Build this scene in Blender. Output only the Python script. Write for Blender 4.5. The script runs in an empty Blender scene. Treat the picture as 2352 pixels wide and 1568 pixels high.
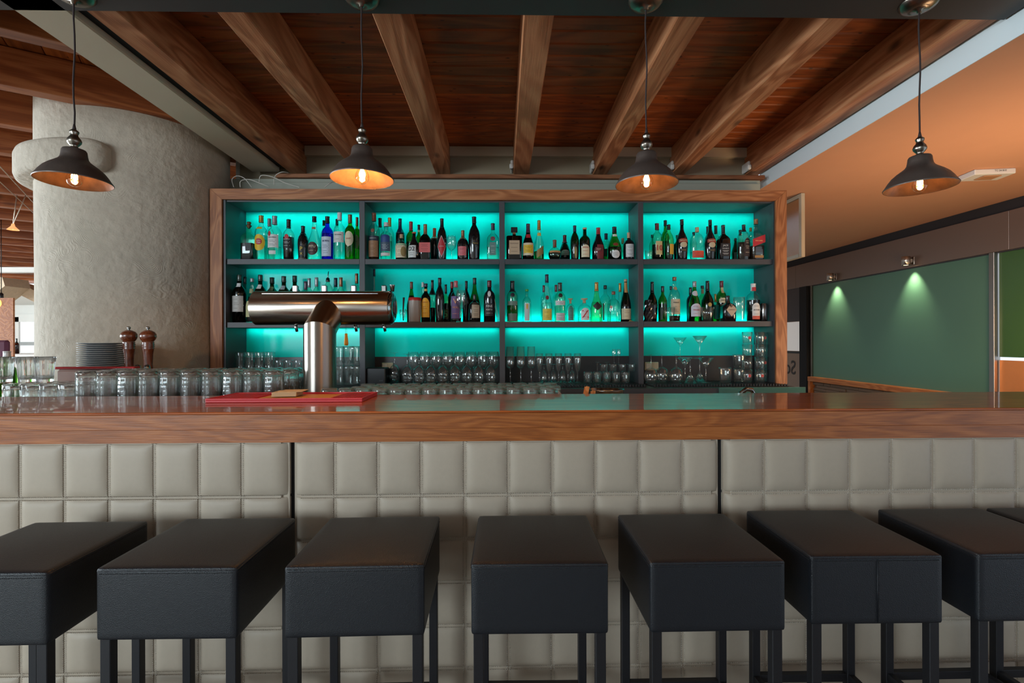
import bpy, math, random
from mathutils import Vector, Matrix
random.seed(7)
C = bpy.context.scene.collection
S = bpy.context.scene
PI = math.pi
EYE = 1.35
# ------------------------------------------------------------------ camera
F = 1130.0; YAW = math.radians(1.115); ROLL = 0.003
fw = Vector((math.sin(YAW), math.cos(YAW), 0)); r0 = Vector((math.cos(YAW), -math.sin(YAW), 0)); u0 = Vector((0, 0, 1))
rt = math.cos(ROLL)*r0 - math.sin(ROLL)*u0; up = math.cos(ROLL)*u0 + math.sin(ROLL)*r0
EYEP = Vector((0, 0, EYE))
cd = bpy.data.cameras.new('camera'); cam = bpy.data.objects.new('camera', cd); C.objects.link(cam)
cd.sensor_width = 36; cd.lens = F/2352*36; cd.clip_start = 0.05
M = Matrix((rt, up, -fw)).transposed().to_4x4(); M.translation = EYEP
cam.matrix_world = M; S.camera = cam
# ------------------------------------------------------------------ render feel
S.view_settings.view_transform = 'Standard'; S.view_settings.look = 'None'
S.view_settings.gamma = 1; S.view_settings.use_curve_mapping = False
S.view_settings.exposure = 0.0
S.cycles.use_denoising = True
S.cycles.use_adaptive_sampling = True; S.cycles.adaptive_threshold = .02; S.cycles.max_bounces = 18; S.cycles.diffuse_bounces = 4; S.cycles.glossy_bounces = 5
S.cycles.transmission_bounces = 18; S.cycles.transparent_max_bounces = 40
S.cycles.sample_clamp_indirect = 4; S.cycles.caustics_reflective = False; S.cycles.caustics_refractive = False
S.cycles.blur_glossy = 0.5
w = bpy.data.worlds.new('World'); S.world = w; w.use_nodes = True
w.node_tree.nodes['Background'].inputs[0].default_value = (0.62, 0.74, 0.86, 1)
w.node_tree.nodes['Background'].inputs[1].default_value = 1.6

def area(name, loc, target, sx, sy, power, col, spread=180):
    l = bpy.data.lights.new(name, 'AREA'); l.shape = 'RECTANGLE'; l.size = sx; l.size_y = sy
    l.energy = power; l.color = col; l.spread = math.radians(spread)
    o = bpy.data.objects.new(name, l); C.objects.link(o); o.location = loc
    o.rotation_euler = (Vector(target)-Vector(loc)).to_track_quat('-Z', 'Y').to_euler()
    return o
DAY = (0.80, 0.93, 1.0)
area('daylight_front_window', (-4.6, -3.95, 2.0), (-1.4, 2, 1.0), 3.4, 1.6, 275, DAY)
area('daylight_side_window', (-16.2, 3.0, 1.7), (-2.4, 3.4, 1.7), 9.0, 2.2, 2300, DAY)
area('daylight_far_window', (-15.9, 9.6, 1.7), (-9, 9.5, 2.6), 3.0, 1.6, 150, DAY)
area('dining_room_ceiling_light', (-0.5, -1.6, 2.72), (-0.4, -1.2, 0), 3.0, 1.6, 14, (1, .83, .66))
area('terracotta_fill', (2.9, 2.2, 1.15), (3.1, 4.0, 2.5), 0.8, 0.4, 24, (1.0, .66, .38))  # added uplight, no lamp there; warms and brightens the terracotta ceiling
TEAL = (0.0, .80, .70)

# ------------------------------------------------------------------ helpers
def ray(px, py):
    d = fw + rt*((px-1176)/F) + up*((784-py)/F)
    return d
def at(px, py, Y):
    d = ray(px, py); return EYEP + d*(Y/d.y)
def atX(px, py, X):
    d = ray(px, py); return EYEP + d*(X/d.x)
def atZ(px, py, Z):
    d = ray(px, py); return EYEP + d*((Z-EYE)/d.z)
def XW(px, Y): return at(px, 784, Y).x
def ZW(py, Y, px=1176): return at(px, py, Y).z

class MB:
    def __init__(s): s.v = []; s.f = []; s.sm = []
    def add(s, v, f, smooth=False):
        n = len(s.v); s.v += [tuple(p) for p in v]; s.f += [tuple(i+n for i in q) for q in f]; s.sm += [smooth]*len(f); return s
    def box(s, x0, x1, y0, y1, z0, z1, b=0.0):
        if x0 > x1: x0, x1 = x1, x0
        if y0 > y1: y0, y1 = y1, y0
        if z0 > z1: z0, z1 = z1, z0
        if b <= 0:
            v = [(x, y, z) for z in (z0, z1) for y in (y0, y1) for x in (x0, x1)]
            return s.add(v, [(0,2,3,1),(4,5,7,6),(0,1,5,4),(2,6,7,3),(0,4,6,2),(1,3,7,5)])
        b = min(b, (x1-x0)/2.01, (y1-y0)/2.01, (z1-z0)/2.01)
        v = []; idx = {}
        def P(k, p): idx[k] = len(v); v.append(p)
        for i, (xa, sx) in enumerate(((x0, 1), (x1, -1))):
            for j, (ya, sy) in enumerate(((y0, 1), (y1, -1))):
                for k, (za, sz) in enumerate(((z0, 1), (z1, -1))):
                    P((i, j, k, 0), (xa, ya+sy*b, za+sz*b)); P((i, j, k, 1), (xa+sx*b, ya, za+sz*b)); P((i, j, k, 2), (xa+sx*b, ya+sy*b, za))
        f = []
        for i in (0, 1): f.append([idx[(i,0,0,0)], idx[(i,1,0,0)], idx[(i,1,1,0)], idx[(i,0,1,0)]][::(-1 if i == 0 else 1)])
        for j in (0, 1): f.append([idx[(0,j,0,1)], idx[(1,j,0,1)], idx[(1,j,1,1)], idx[(0,j,1,1)]][::(1 if j == 0 else -1)])
        for k in (0, 1): f.append([idx[(0,0,k,2)], idx[(1,0,k,2)], idx[(1,1,k,2)], idx[(0,1,k,2)]][::(-1 if k == 0 else 1)])
        for i in (0, 1):
            for j in (0, 1): f.append([idx[(i,j,0,0)], idx[(i,j,0,1)], idx[(i,j,1,1)], idx[(i,j,1,0)]][::(1 if i == j else -1)])
            for k in (0, 1): f.append([idx[(i,0,k,0)], idx[(i,0,k,2)], idx[(i,1,k,2)], idx[(i,1,k,0)]][::(-1 if i == k else 1)])
        for j in (0, 1):
            for k in (0, 1): f.append([idx[(0,j,k,1)], idx[(0,j,k,2)], idx[(1,j,k,2)], idx[(1,j,k,1)]][::(1 if j == k else -1)])
        for i in (0, 1):
            for j in (0, 1):
                for k in (0, 1): f.append([idx[(i,j,k,0)], idx[(i,j,k,1)], idx[(i,j,k,2)]][::(-1 if (i+j+k) % 2 == 0 else 1)])
        return s.add(v, f)
    def lathe(s, prof, seg=24, sq=0, mod=None, ctr=(0, 0, 0), closed=False, ky=1.0, nm=999):
        v = []; n = len(prof)
        for ip, (r, z) in enumerate(prof):
            for k in range(seg):
                a = 2*PI*k/seg + (PI/seg if sq else 0); c, sn = math.cos(a), math.sin(a)
                q = 1.0
                if sq: q = (abs(c)**sq+abs(sn)**sq)**(-1/sq)
                if mod and ip < nm: q *= mod(a, z)
                v.append((ctr[0]+r*q*c, ctr[1]+r*q*sn*ky, ctr[2]+z))
        f = []
        m = n if closed else n-1
        for i in range(m):
            j = (i+1) % n
            for k in range(seg):
                l = (k+1) % seg; f.append((i*seg+k, i*seg+l, j*seg+l, j*seg+k))
        return s.add(v, f, True)
    def tube(s, pts, r, seg=8, cap=True):
        pts = [Vector(p) for p in pts]; v = []; n = len(pts); prev = None
        rr = r if isinstance(r, (list, tuple)) else [r]*n
        for i, p in enumerate(pts):
            d = (pts[min(i+1, n-1)]-pts[max(i-1, 0)]).normalized()
            if prev is None: a = d.orthogonal().normalized()
            else:
                a = prev - d*prev.dot(d)
                a = a.normalized() if a.length > 1e-6 else d.orthogonal().normalized()
            prev = a; b = d.cross(a)
            for k in range(seg):
                t = 2*PI*k/seg; v.append(p+(a*math.cos(t)+b*math.sin(t))*rr[i])
        f = []
        for i in range(n-1):
            for k in range(seg):
                l = (k+1) % seg; f.append((i*seg+k, i*seg+l, (i+1)*seg+l, (i+1)*seg+k))
        if cap: f += [tuple(range(seg))[::-1], tuple((n-1)*seg+k for k in range(seg))]
        return s.add(v, f, True)
    def obbox(s, c, ax, ay, az, hx, hy, hz):
        c = Vector(c); v = [c+ax*(sx*hx)+ay*(sy*hy)+az*(sz*hz) for sz in (-1, 1) for sy in (-1, 1) for sx in (-1, 1)]
        return s.add(v, [(0,2,3,1),(4,5,7,6),(0,1,5,4),(2,6,7,3),(0,4,6,2),(1,3,7,5)])
    def mesh(s, name):
        me = bpy.data.meshes.new(name); me.from_pydata(s.v, [], s.f); me.update()
        me.polygons.foreach_set('use_smooth', s.sm)
        return me
    def build(s, name, mat, parent=None, loc=None):
        me = s.mesh(name); me.materials.append(mat); o = bpy.data.objects.new(name, me); C.objects.link(o)
        if parent: o.parent = parent
        if loc: o.location = loc
        return o
def tag(o, label=None, cat=None, group=None, kind=None):
    if label: o['label'] = label
    if cat: o['category'] = cat
    if group: o['group'] = group
    if kind: o['kind'] = kind
    return o
def thing(name, label, cat, loc=(0, 0, 0), group=None, rz=0):
    o = bpy.data.objects.new(name, None); C.objects.link(o); o.location = loc; o.rotation_euler[2] = rz
    o.empty_display_size = .05
    return tag(o, label, cat, group)
def inst(name, me, mat, loc, parent=None, rz=0, rx=0, sc=1):
    o = bpy.data.objects.new(name, me); C.objects.link(o); o.location = loc; o.rotation_euler = (rx, 0, rz)
    if not me.materials: me.materials.append(mat)
    if parent: o.parent = parent
    o.scale = (sc, sc, sc) if not isinstance(sc, tuple) else sc
    return o
def struct(o): o['kind'] = 'structure'; return o
def stuff(o): o['kind'] = 'stuff'; return o
ORD = ['first','second','third','fourth','fifth','sixth','seventh','eighth','ninth','tenth','eleventh','twelfth','thirteenth','fourteenth','fifteenth','sixteenth','seventeenth','eighteenth','nineteenth','twentieth']

# ------------------------------------------------------------------ materials
def srgb(r, g, b):
    f = lambda c: (c/255/12.92) if c/255 <= .04045 else ((c/255+.055)/1.055)**2.4
    return (f(r), f(g), f(b), 1)
MATS = {}
def newmat(name):
    m = bpy.data.materials.new(name); m.use_nodes = True; m.node_tree.nodes.clear()
    return m, m.node_tree.nodes, m.node_tree.links
def pbr(name, col, rough=.5, metal=0, coat=0, bump=None, var=0.0, spec=.5, aniso=0, emis=None, est=0, coatr=.05, vs=0):
    """bump=(scale, strength, kind, stretch)"""
    if name in MATS: return MATS[name]
    m, N, L = newmat(name); o = N.new('ShaderNodeOutputMaterial'); p = N.new('ShaderNodeBsdfPrincipled')
    L.new(p.outputs[0], o.inputs[0])
    p.inputs['Base Color'].default_value = col; p.inputs['Roughness'].default_value = rough
    p.inputs['Metallic'].default_value = metal; p.inputs['Coat Weight'].default_value = coat
    p.inputs['Coat Roughness'].default_value = coatr
    p.inputs['Specular IOR Level'].default_value = spec; p.inputs['Anisotropic'].default_value = aniso
    if emis: p.inputs['Emission Color'].default_value = emis; p.inputs['Emission Strength'].default_value = est
    if bump or var:
        tc = N.new('ShaderNodeTexCoord'); mp = N.new('ShaderNodeMapping'); L.new(tc.outputs['Object'], mp.inputs[0])
        sc, st, kind, stretch = bump if bump else (6, 0, 'noise', (1, 1, 1))
        mp.inputs['Scale'].default_value = stretch
        if kind == 'voronoi':
            t = N.new('ShaderNodeTexVoronoi'); t.inputs['Scale'].default_value = sc; h = t.outputs['Distance']
        else:
            t = N.new('ShaderNodeTexNoise'); t.inputs['Scale'].default_value = sc; t.inputs['Detail'].default_value = 6; h = t.outputs['Fac']
        L.new(mp.outputs[0], t.inputs['Vector'])
        if st:
            b = N.new('ShaderNodeBump'); b.inputs['Strength'].default_value = st; b.inputs['Distance'].default_value = .01
            L.new(h, b.inputs['Height']); L.new(b.outputs[0], p.inputs['Normal'])
        if var:
            t2 = N.new('ShaderNodeTexNoise'); t2.inputs['Scale'].default_value = vs or (sc*.13 if sc > 20 else sc); t2.inputs['Detail'].default_value = 4
            L.new(mp.outputs[0], t2.inputs['Vector'])
            mx = N.new('ShaderNodeMix'); mx.data_type = 'RGBA'; L.new(t2.outputs['Fac'], mx.inputs[0])
            mx.inputs[6].default_value = tuple(c*(1-var) for c in col[:3])+(1,); mx.inputs[7].default_value = tuple(min(1, c*(1+var)) for c in col[:3])+(1,)
            L.new(mx.outputs[2], p.inputs['Base Color'])
    MATS[name] = m; return m
def wood(name, dark, mid, light, axis=0, scale=1.0, rough=.45, coat=0, ring=.5, knots=0, bump=.25, rnd=.25, spec=.4):
    if name in MATS: return MATS[name]
    m, N, L = newmat(name); o = N.new('ShaderNodeOutputMaterial'); p = N.new('ShaderNodeBsdfPrincipled'); L.new(p.outputs[0], o.inputs[0])
    p.inputs['Roughness'].default_value = rough; p.inputs['Coat Weight'].default_value = coat; p.inputs['Coat Roughness'].default_value = .035
    p.inputs['Specular IOR Level'].default_value = spec
    tc = N.new('ShaderNodeTexCoord'); oi = N.new('ShaderNodeObjectInfo'); 
    mul = N.new('ShaderNodeMath'); mul.operation = 'MULTIPLY'; mul.inputs[1].default_value = 37; L.new(oi.outputs['Random'], mul.inputs[0])
    ad = N.new('ShaderNodeVectorMath'); ad.operation = 'ADD'; L.new(tc.outputs['Object'], ad.inputs[0]); L.new(mul.outputs[0], ad.inputs[1])
    mp = N.new('ShaderNodeMapping'); L.new(ad.outputs[0], mp.inputs[0])
    sc = [9*scale]*3; sc[axis] = 1.3*scale; mp.inputs['Scale'].default_value = sc
    n1 = N.new('ShaderNodeTexNoise'); n1.inputs['Scale'].default_value = .55; n1.inputs['Detail'].default_value = 3; n1.inputs['Distortion'].default_value = .6
    L.new(mp.outputs[0], n1.inputs['Vector'])
    # growth rings: sine of the low noise
    m2 = N.new('ShaderNodeMath'); m2.operation = 'MULTIPLY'; m2.inputs[1].default_value = 70; L.new(n1.outputs['Fac'], m2.inputs[0])
    sn = N.new('ShaderNodeMath'); sn.operation = 'SINE'; L.new(m2.outputs[0], sn.inputs[0])
    m3 = N.new('ShaderNodeMath'); m3.operation = 'MULTIPLY_ADD'; m3.inputs[1].default_value = .5; m3.inputs[2].default_value = .5; L.new(sn.outputs[0], m3.inputs[0])
    mpf = N.new('ShaderNodeMapping'); L.new(ad.outputs[0], mpf.inputs[0]); sf = [220*scale]*3; sf[axis] = 7*scale; mpf.inputs['Scale'].default_value = sf
    n2 = N.new('ShaderNodeTexNoise'); n2.inputs['Scale'].default_value = 1; n2.inputs['Detail'].default_value = 3; L.new(mpf.outputs[0], n2.inputs['Vector'])
    mixf = N.new('ShaderNodeMix'); mixf.data_type = 'FLOAT'; mixf.inputs[0].default_value = 1-ring; L.new(m3.outputs[0], mixf.inputs[2]); L.new(n2.outputs['Fac'], mixf.inputs[3])
    cr = N.new('ShaderNodeValToRGB'); L.new(mixf.outputs[0], cr.inputs[0]); e = cr.color_ramp.elements
    e[0].position = .12; e[0].color = dark; e[1].position = .85; e[1].color = light; x = cr.color_ramp.elements.new(.5); x.color = mid
    col = cr.outputs[0]
    if knots:
        mk = N.new('ShaderNodeMapping'); L.new(ad.outputs[0], mk.inputs[0]); sk = [knots*1.6]*3; sk[axis] = knots*.7; mk.inputs['Scale'].default_value = sk
        vo = N.new('ShaderNodeTexVoronoi'); vo.inputs['Scale'].default_value = 1.0; L.new(mk.outputs[0], vo.inputs['Vector'])
        kr = N.new('ShaderNodeMapRange'); kr.inputs[1].default_value = .05; kr.inputs[2].default_value = .14; kr.inputs[3].default_value = .22; kr.inputs[4].default_value = 1
        L.new(vo.outputs['Distance'], kr.inputs[0])
        km = N.new('ShaderNodeMix'); km.data_type = 'RGBA'; km.blend_type = 'MULTIPLY'; km.inputs[0].default_value = 1; L.new(col, km.inputs[6]); L.new(kr.outputs[0], km.inputs[7]); col = km.outputs[2]
    rv = N.new('ShaderNodeMapRange'); rv.inputs[3].default_value = 1-rnd; rv.inputs[4].default_value = 1+rnd*.5; L.new(oi.outputs['Random'], rv.inputs[0])
    rm = N.new('ShaderNodeMix'); rm.data_type = 'RGBA'; rm.blend_type = 'MULTIPLY'; rm.inputs[0].default_value = 1; L.new(col, rm.inputs[6]); L.new(rv.outputs[0], rm.inputs[7])
    L.new(rm.outputs[2], p.inputs['Base Color'])
    b = N.new('ShaderNodeBump'); b.inputs['Strength'].default_value = bump; b.inputs['Distance'].default_value = .003; L.new(mixf.outputs[0], b.inputs['Height']); L.new(b.outputs[0], p.inputs['Normal'])
    MATS[name] = m; return m
def thin(name, col, edge=.35, gloss=1.0, rough=.02, dens=0.0, glc=(1, 1, 1, 1)):
    """clear or tinted glass wall: what lies behind shows through, more reflection and deeper tint at the edge"""
    if name in MATS: return MATS[name]
    m, N, L = newmat(name); o = N.new('ShaderNodeOutputMaterial')
    lw = N.new('ShaderNodeLayerWeight'); lw.inputs['Blend'].default_value = .35
    pw = N.new('ShaderNodeMath'); pw.operation = 'POWER'; pw.inputs[1].default_value = 2.2; L.new(lw.outputs['Facing'], pw.inputs[0])
    mx = N.new('ShaderNodeMix'); mx.data_type = 'RGBA'; L.new(pw.outputs[0], mx.inputs[0]); mx.inputs[6].default_value = col
    mx.inputs[7].default_value = tuple(c*edge for c in col[:3])+(1,)
    tr = N.new('ShaderNodeBsdfTransparent'); L.new(mx.outputs[2], tr.inputs[0])
    gl = N.new('ShaderNodeBsdfGlossy'); gl.inputs['Roughness'].default_value = rough; gl.inputs['Color'].default_value = glc
    lw2 = N.new('ShaderNodeLayerWeight'); lw2.inputs['Blend'].default_value = .5
    fr = N.new('ShaderNodeMath'); fr.operation = 'POWER'; fr.inputs[1].default_value = 4.0; L.new(lw2.outputs['Facing'], fr.inputs[0])
    mg = N.new('ShaderNodeMath'); mg.operation = 'MULTIPLY_ADD'; mg.inputs[1].default_value = min(.95, .8*gloss); mg.inputs[2].default_value = .045*gloss; mg.use_clamp = True; L.new(fr.outputs[0], mg.inputs[0])
    ms = N.new('ShaderNodeMixShader'); L.new(mg.outputs[0], ms.inputs[0]); L.new(tr.outputs[0], ms.inputs[1]); L.new(gl.outputs[0], ms.inputs[2])
    out = ms.outputs[0]
    if dens:
        df = N.new('ShaderNodeBsdfDiffuse'); df.inputs[0].default_value = tuple(c*.8 for c in col[:3])+(1,)
        m2 = N.new('ShaderNodeMixShader'); m2.inputs[0].default_value = dens; L.new(out, m2.inputs[1]); L.new(df.outputs[0], m2.inputs[2]); out = m2.outputs[0]
    L.new(out, o.inputs[0]); MATS[name] = m; return m
def refr(name, col, ior=1.45, rough=0.0, clear=.35, window_white=.1):
    if name in MATS: return MATS[name]
    m, N, L = newmat(name); o = N.new('ShaderNodeOutputMaterial'); g = N.new('ShaderNodeBsdfGlass')
    g.inputs['Color'].default_value = col; g.inputs['IOR'].default_value = ior; g.inputs['Roughness'].default_value = rough
    t = N.new('ShaderNodeBsdfTransparent'); t.inputs[0].default_value = col
    ms = N.new('ShaderNodeMixShader'); ms.inputs[0].default_value = clear; L.new(g.outputs[0], ms.inputs[1]); L.new(t.outputs[0], ms.inputs[2])
    lit_ = N.new('ShaderNodeBsdfDiffuse'); lit_.inputs[0].default_value = (.9, .92, .92, 1); mh = N.new('ShaderNodeMixShader'); mh.inputs[0].default_value = window_white; L.new(ms.outputs[0], mh.inputs[1]); L.new(lit_.outputs[0], mh.inputs[2])  # diffuse white put into the glass to look window-lit
    L.new(mh.outputs[0], o.inputs[0]); MATS[name] = m; return m
def emit(name, col, st):
    if name in MATS: return MATS[name]
    m, N, L = newmat(name); o = N.new('ShaderNodeOutputMaterial'); e = N.new('ShaderNodeEmission'); e.inputs[0].default_value = col; e.inputs[1].default_value = st
    L.new(e.outputs[0], o.inputs[0]); MATS[name] = m; return m

w_joist = wood('joist_pine', srgb(146, 88, 54), srgb(180, 118, 78), srgb(204, 146, 104), 1, .8, .55, 0, .45, 3.0, .5, .12)
w_plank = wood('ceiling_plank_pine', srgb(126, 62, 22), srgb(168, 88, 34), srgb(192, 106, 46), 0, .8, .5, 0, .4, 13, .3, .4)
w_joistL = wood('dining_joist_pine', srgb(116, 58, 26), srgb(146, 80, 40), srgb(170, 104, 60), 0, .7, .5, 0, .4, 2.2, .3, .2)
w_bar = wood('bar_oak', srgb(108, 54, 18), srgb(156, 86, 34), srgb(184, 112, 54), 0, 1.5, .42, .12, .22, 0, .25, .04)
w_bartop = wood('bar_oak_varnished', srgb(110, 48, 14), srgb(156, 76, 26), srgb(180, 96, 40), 0, .9, .35, .65, .3, 0, .01, .12)
w_frame = wood('shelf_frame_oak', srgb(122, 70, 38), srgb(152, 94, 54), srgb(176, 118, 76), 0, 1.2, .5, 0, .4, 0, .25, .06)
w_frameV = wood('shelf_frame_oak_upright', srgb(122, 70, 38), srgb(152, 94, 54), srgb(176, 118, 76), 2, 1.2, .5, 0, .4, 0, .25, .06)
w_mill = wood('mill_walnut', srgb(70, 30, 14), srgb(104, 50, 26), srgb(128, 68, 38), 2, 3, .25, .5, .3)
w_floor = wood('floor_oak', srgb(120, 110, 100), srgb(142, 132, 122), srgb(158, 148, 138), 0, .7, .4, .1, .4, 0, .2, .3)
w_bat = wood('batten_pine', srgb(110, 62, 34), srgb(140, 86, 52), srgb(160, 104, 68), 0, 1, .6)
w_orange = wood('rail_beech', srgb(176, 98, 48), srgb(200, 120, 62), srgb(216, 140, 80), 1, 1, .45)
def plaster(name, col, s1=3.0, st=.6):
    m, N, L = newmat(name); o = N.new('ShaderNodeOutputMaterial'); p = N.new('ShaderNodeBsdfPrincipled'); L.new(p.outputs[0], o.inputs[0])
    p.inputs['Roughness'].default_value = .85; tc = N.new('ShaderNodeTexCoord')
    # curved comb strokes: rings around scattered voronoi cells
    vo = N.new('ShaderNodeTexVoronoi'); vo.inputs['Scale'].default_value = s1; wn_ = N.new('ShaderNodeTexNoise'); wn_.inputs['Scale'].default_value = 2.2; L.new(tc.outputs['Object'], wn_.inputs['Vector']); wv = N.new('ShaderNodeVectorMath'); wv.operation = 'MULTIPLY_ADD'; wv.inputs[1].default_value = (.55, .55, .55); L.new(wn_.outputs['Color'], wv.inputs[0]); L.new(tc.outputs['Object'], wv.inputs[2]); L.new(wv.outputs[0], vo.inputs['Vector'])
    nz = N.new('ShaderNodeTexNoise'); nz.inputs['Scale'].default_value = 9; nz.inputs['Detail'].default_value = 5; L.new(tc.outputs['Object'], nz.inputs['Vector'])
    a1 = N.new('ShaderNodeMath'); a1.operation = 'MULTIPLY'; a1.inputs[1].default_value = 600; L.new(vo.outputs['Distance'], a1.inputs[0])
    a2 = N.new('ShaderNodeMath'); a2.operation = 'MULTIPLY_ADD'; a2.inputs[1].default_value = 14; L.new(nz.outputs['Fac'], a2.inputs[0]); L.new(a1.outputs[0], a2.inputs[2])
    s = N.new('ShaderNodeMath'); s.operation = 'SINE'; L.new(a2.outputs[0], s.inputs[0])
    msk = N.new('ShaderNodeTexNoise'); msk.inputs['Scale'].default_value = 5.5; msk.inputs['Detail'].default_value = 1; L.new(tc.outputs['Object'], msk.inputs['Vector'])
    mr = N.new('ShaderNodeMapRange'); mr.inputs[1].default_value = .5; mr.inputs[2].default_value = .66; L.new(msk.outputs['Fac'], mr.inputs[0])
    mm = N.new('ShaderNodeMath'); mm.operation = 'MULTIPLY'; L.new(s.outputs[0], mm.inputs[0]); L.new(mr.outputs[0], mm.inputs[1])
    n3 = N.new('ShaderNodeTexNoise'); n3.inputs['Scale'].default_value = 22; n3.inputs['Detail'].default_value = 8; L.new(tc.outputs['Object'], n3.inputs['Vector'])
    ad = N.new('ShaderNodeMath'); ad.operation = 'MULTIPLY_ADD'; ad.inputs[1].default_value = 3.2; L.new(n3.outputs['Fac'], ad.inputs[0])
    m4 = N.new('ShaderNodeMath'); m4.operation = 'MULTIPLY'; m4.inputs[1].default_value = .16; L.new(mm.outputs[0], m4.inputs[0]); L.new(m4.outputs[0], ad.inputs[2])
    b = N.new('ShaderNodeBump'); b.inputs['Strength'].default_value = st; b.inputs['Distance'].default_value = .006; L.new(ad.outputs[0], b.inputs['Height']); L.new(b.outputs[0], p.inputs['Normal'])
    mx = N.new('ShaderNodeMix'); mx.data_type = 'RGBA'; L.new(n3.outputs['Fac'], mx.inputs[0]); mx.inputs[6].default_value = tuple(c*.82 for c in col[:3])+(1,); mx.inputs[7].default_value = tuple(min(1, c*1.12) for c in col[:3])+(1,)
    L.new(mx.outputs[2], p.inputs['Base Color']); MATS[name] = m; return m
m_col = plaster('column_plaster', srgb(180, 168, 152), 2.0, .5)
m_white = pbr('white_paint', srgb(214, 212, 206), .7, var=.03)
m_cream = pbr('cream_paint', srgb(186, 174, 150), .65, bump=(30, .05, 'noise', (1, 1, 1)), var=.05)
m_blackslot = pbr('black_slot', srgb(14, 15, 18), .8)
m_darkbeam = pbr('dark_steel_beam', srgb(52, 48, 47), .55, bump=(4, .02, 'noise', (1, 1, 1)), var=.06)
m_strip = pbr('white_fascia_paint', srgb(206, 214, 216), .6, var=.02)
m_orangec = pbr('terracotta_paint', srgb(216, 160, 124), .8, var=.03)
m_graph = pbr('graphite_laminate', srgb(62, 62, 66), .5, var=.04)
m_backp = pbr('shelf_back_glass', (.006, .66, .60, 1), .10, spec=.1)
m_splash = pbr('dark_splash_panel', srgb(42, 40, 42), .35)
m_leather = pbr('black_leather', srgb(21, 25, 31), .40, bump=(560, .2, 'voronoi', (1, 1, 1)), var=.12, spec=.4)
m_thread = pbr('dark_thread', srgb(22, 24, 28), .7)
m_leg = pbr('black_textured_steel', srgb(28, 28, 32), .5, metal=.3, bump=(1100, .12, 'noise', (1, 1, 1)))
m_pad = pbr('taupe_leatherette', srgb(178, 165, 148), .5, bump=(500, .06, 'noise', (1, 1, 1)), var=.04, spec=.35)
m_stitch = pbr('pale_stitching', srgb(196, 188, 176), .7)
m_steel = pbr('brushed_steel', srgb(176, 164, 152), .27, metal=1, bump=(60, .025, 'noise', (.4, 14, 14)), aniso=.5)
m_steelV = pbr('brushed_steel_upright', srgb(160, 152, 144), .32, metal=1, bump=(60, .025, 'noise', (14, 14, .4)), aniso=.5)
for m_, ax_ in ((m_steel, 'X'), (m_steelV, 'Z')):
    N_, L_ = m_.node_tree.nodes, m_.node_tree.links; tg = N_.new('ShaderNodeTangent'); tg.direction_type = 'RADIAL'; tg.axis = ax_
    P_ = [n for n in N_ if n.type == 'BSDF_PRINCIPLED'][0]; L_.new(tg.outputs[0], P_.inputs['Tangent']); P_.inputs['Anisotropic'].default_value = .92; P_.inputs['Anisotropic Rotation'].default_value = .25
m_chrome = pbr('chrome', srgb(150, 150, 150), .2, metal=1)
m_pewter = pbr('aged_pewter', srgb(138, 130, 120), .28, metal=1, bump=(30, .15, 'noise', (1, 1, 1)), var=.3)
m_shade = pbr('patinated_iron', srgb(92, 80, 74), .42, metal=.5, bump=(22, .25, 'noise', (1, 1, 1)), var=.35)
m_shadein = pbr('copper_lining', srgb(104, 76, 58), .4, metal=.7, bump=(26, .2, 'noise', (1, 1, 1)), var=.85, vs=22)
m_cord = pbr('brown_cloth_cord', srgb(44, 30, 28), .8)
m_blackp = pbr('black_plastic', srgb(20, 20, 22), .4)
m_red = pbr('red_rubber', srgb(190, 42, 50), .5)
m_redlid = pbr('red_plastic', srgb(168, 30, 36), .35)
m_card = pbr('coaster_card', srgb(206, 178, 136), .8)
m_plate = pbr('grey_stoneware', srgb(160, 162, 164), .25)
m_fasc = pbr('brushed_dark_fascia', srgb(132, 116, 108), .36, metal=.5, bump=(40, .03, 'noise', (14, .5, 14)))
m_green = pbr('green_back_painted_glass', srgb(84, 128, 110), .30, spec=.5, bump=(3, .01, 'noise', (1, 1, 1)), var=.05)
m_green2 = pbr('moss_back_painted_glass', srgb(60, 100, 46), .25)
m_stone = pbr('stacked_stone', srgb(120, 98, 80), .85, bump=(40, .5, 'noise', (1, 1, 1)), var=.25)
m_screen = emit('daylit_window', (.93, .97, 1, 1), 1.1)
g_clear = thin('clear_glass', (.86, .96, .94, 1), .35, 1.0)
g_bar = thin('bar_glass', (.975, .99, .985, 1), .5, 1.4, dens=.010)
g_beer = refr('beer_glass', (.985, .997, .992, 1), 1.45, 0, .08, .05)
g_small = refr('tumbler_glass', (.96, .995, .985, 1), 1.45, 0, .10, .09)
g_bulb = thin('bulb_glass', (1, .97, .92, 1), .6, 1.2)

# ------------------------------------------------------------------ room shell
E = EYE
struct(MB().box(-2.4, 4.4, -4, 15.5, -.1, 0).build('floor', w_floor))
struct(MB().box(-17, -2.4, -4, 15.5, -.1, 0).build('floor_dining', pbr('pale_bounce_floor', srgb(214, 208, 198), .5, var=.04)))  # unseen floor made pale to bounce light up onto the joists
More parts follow.
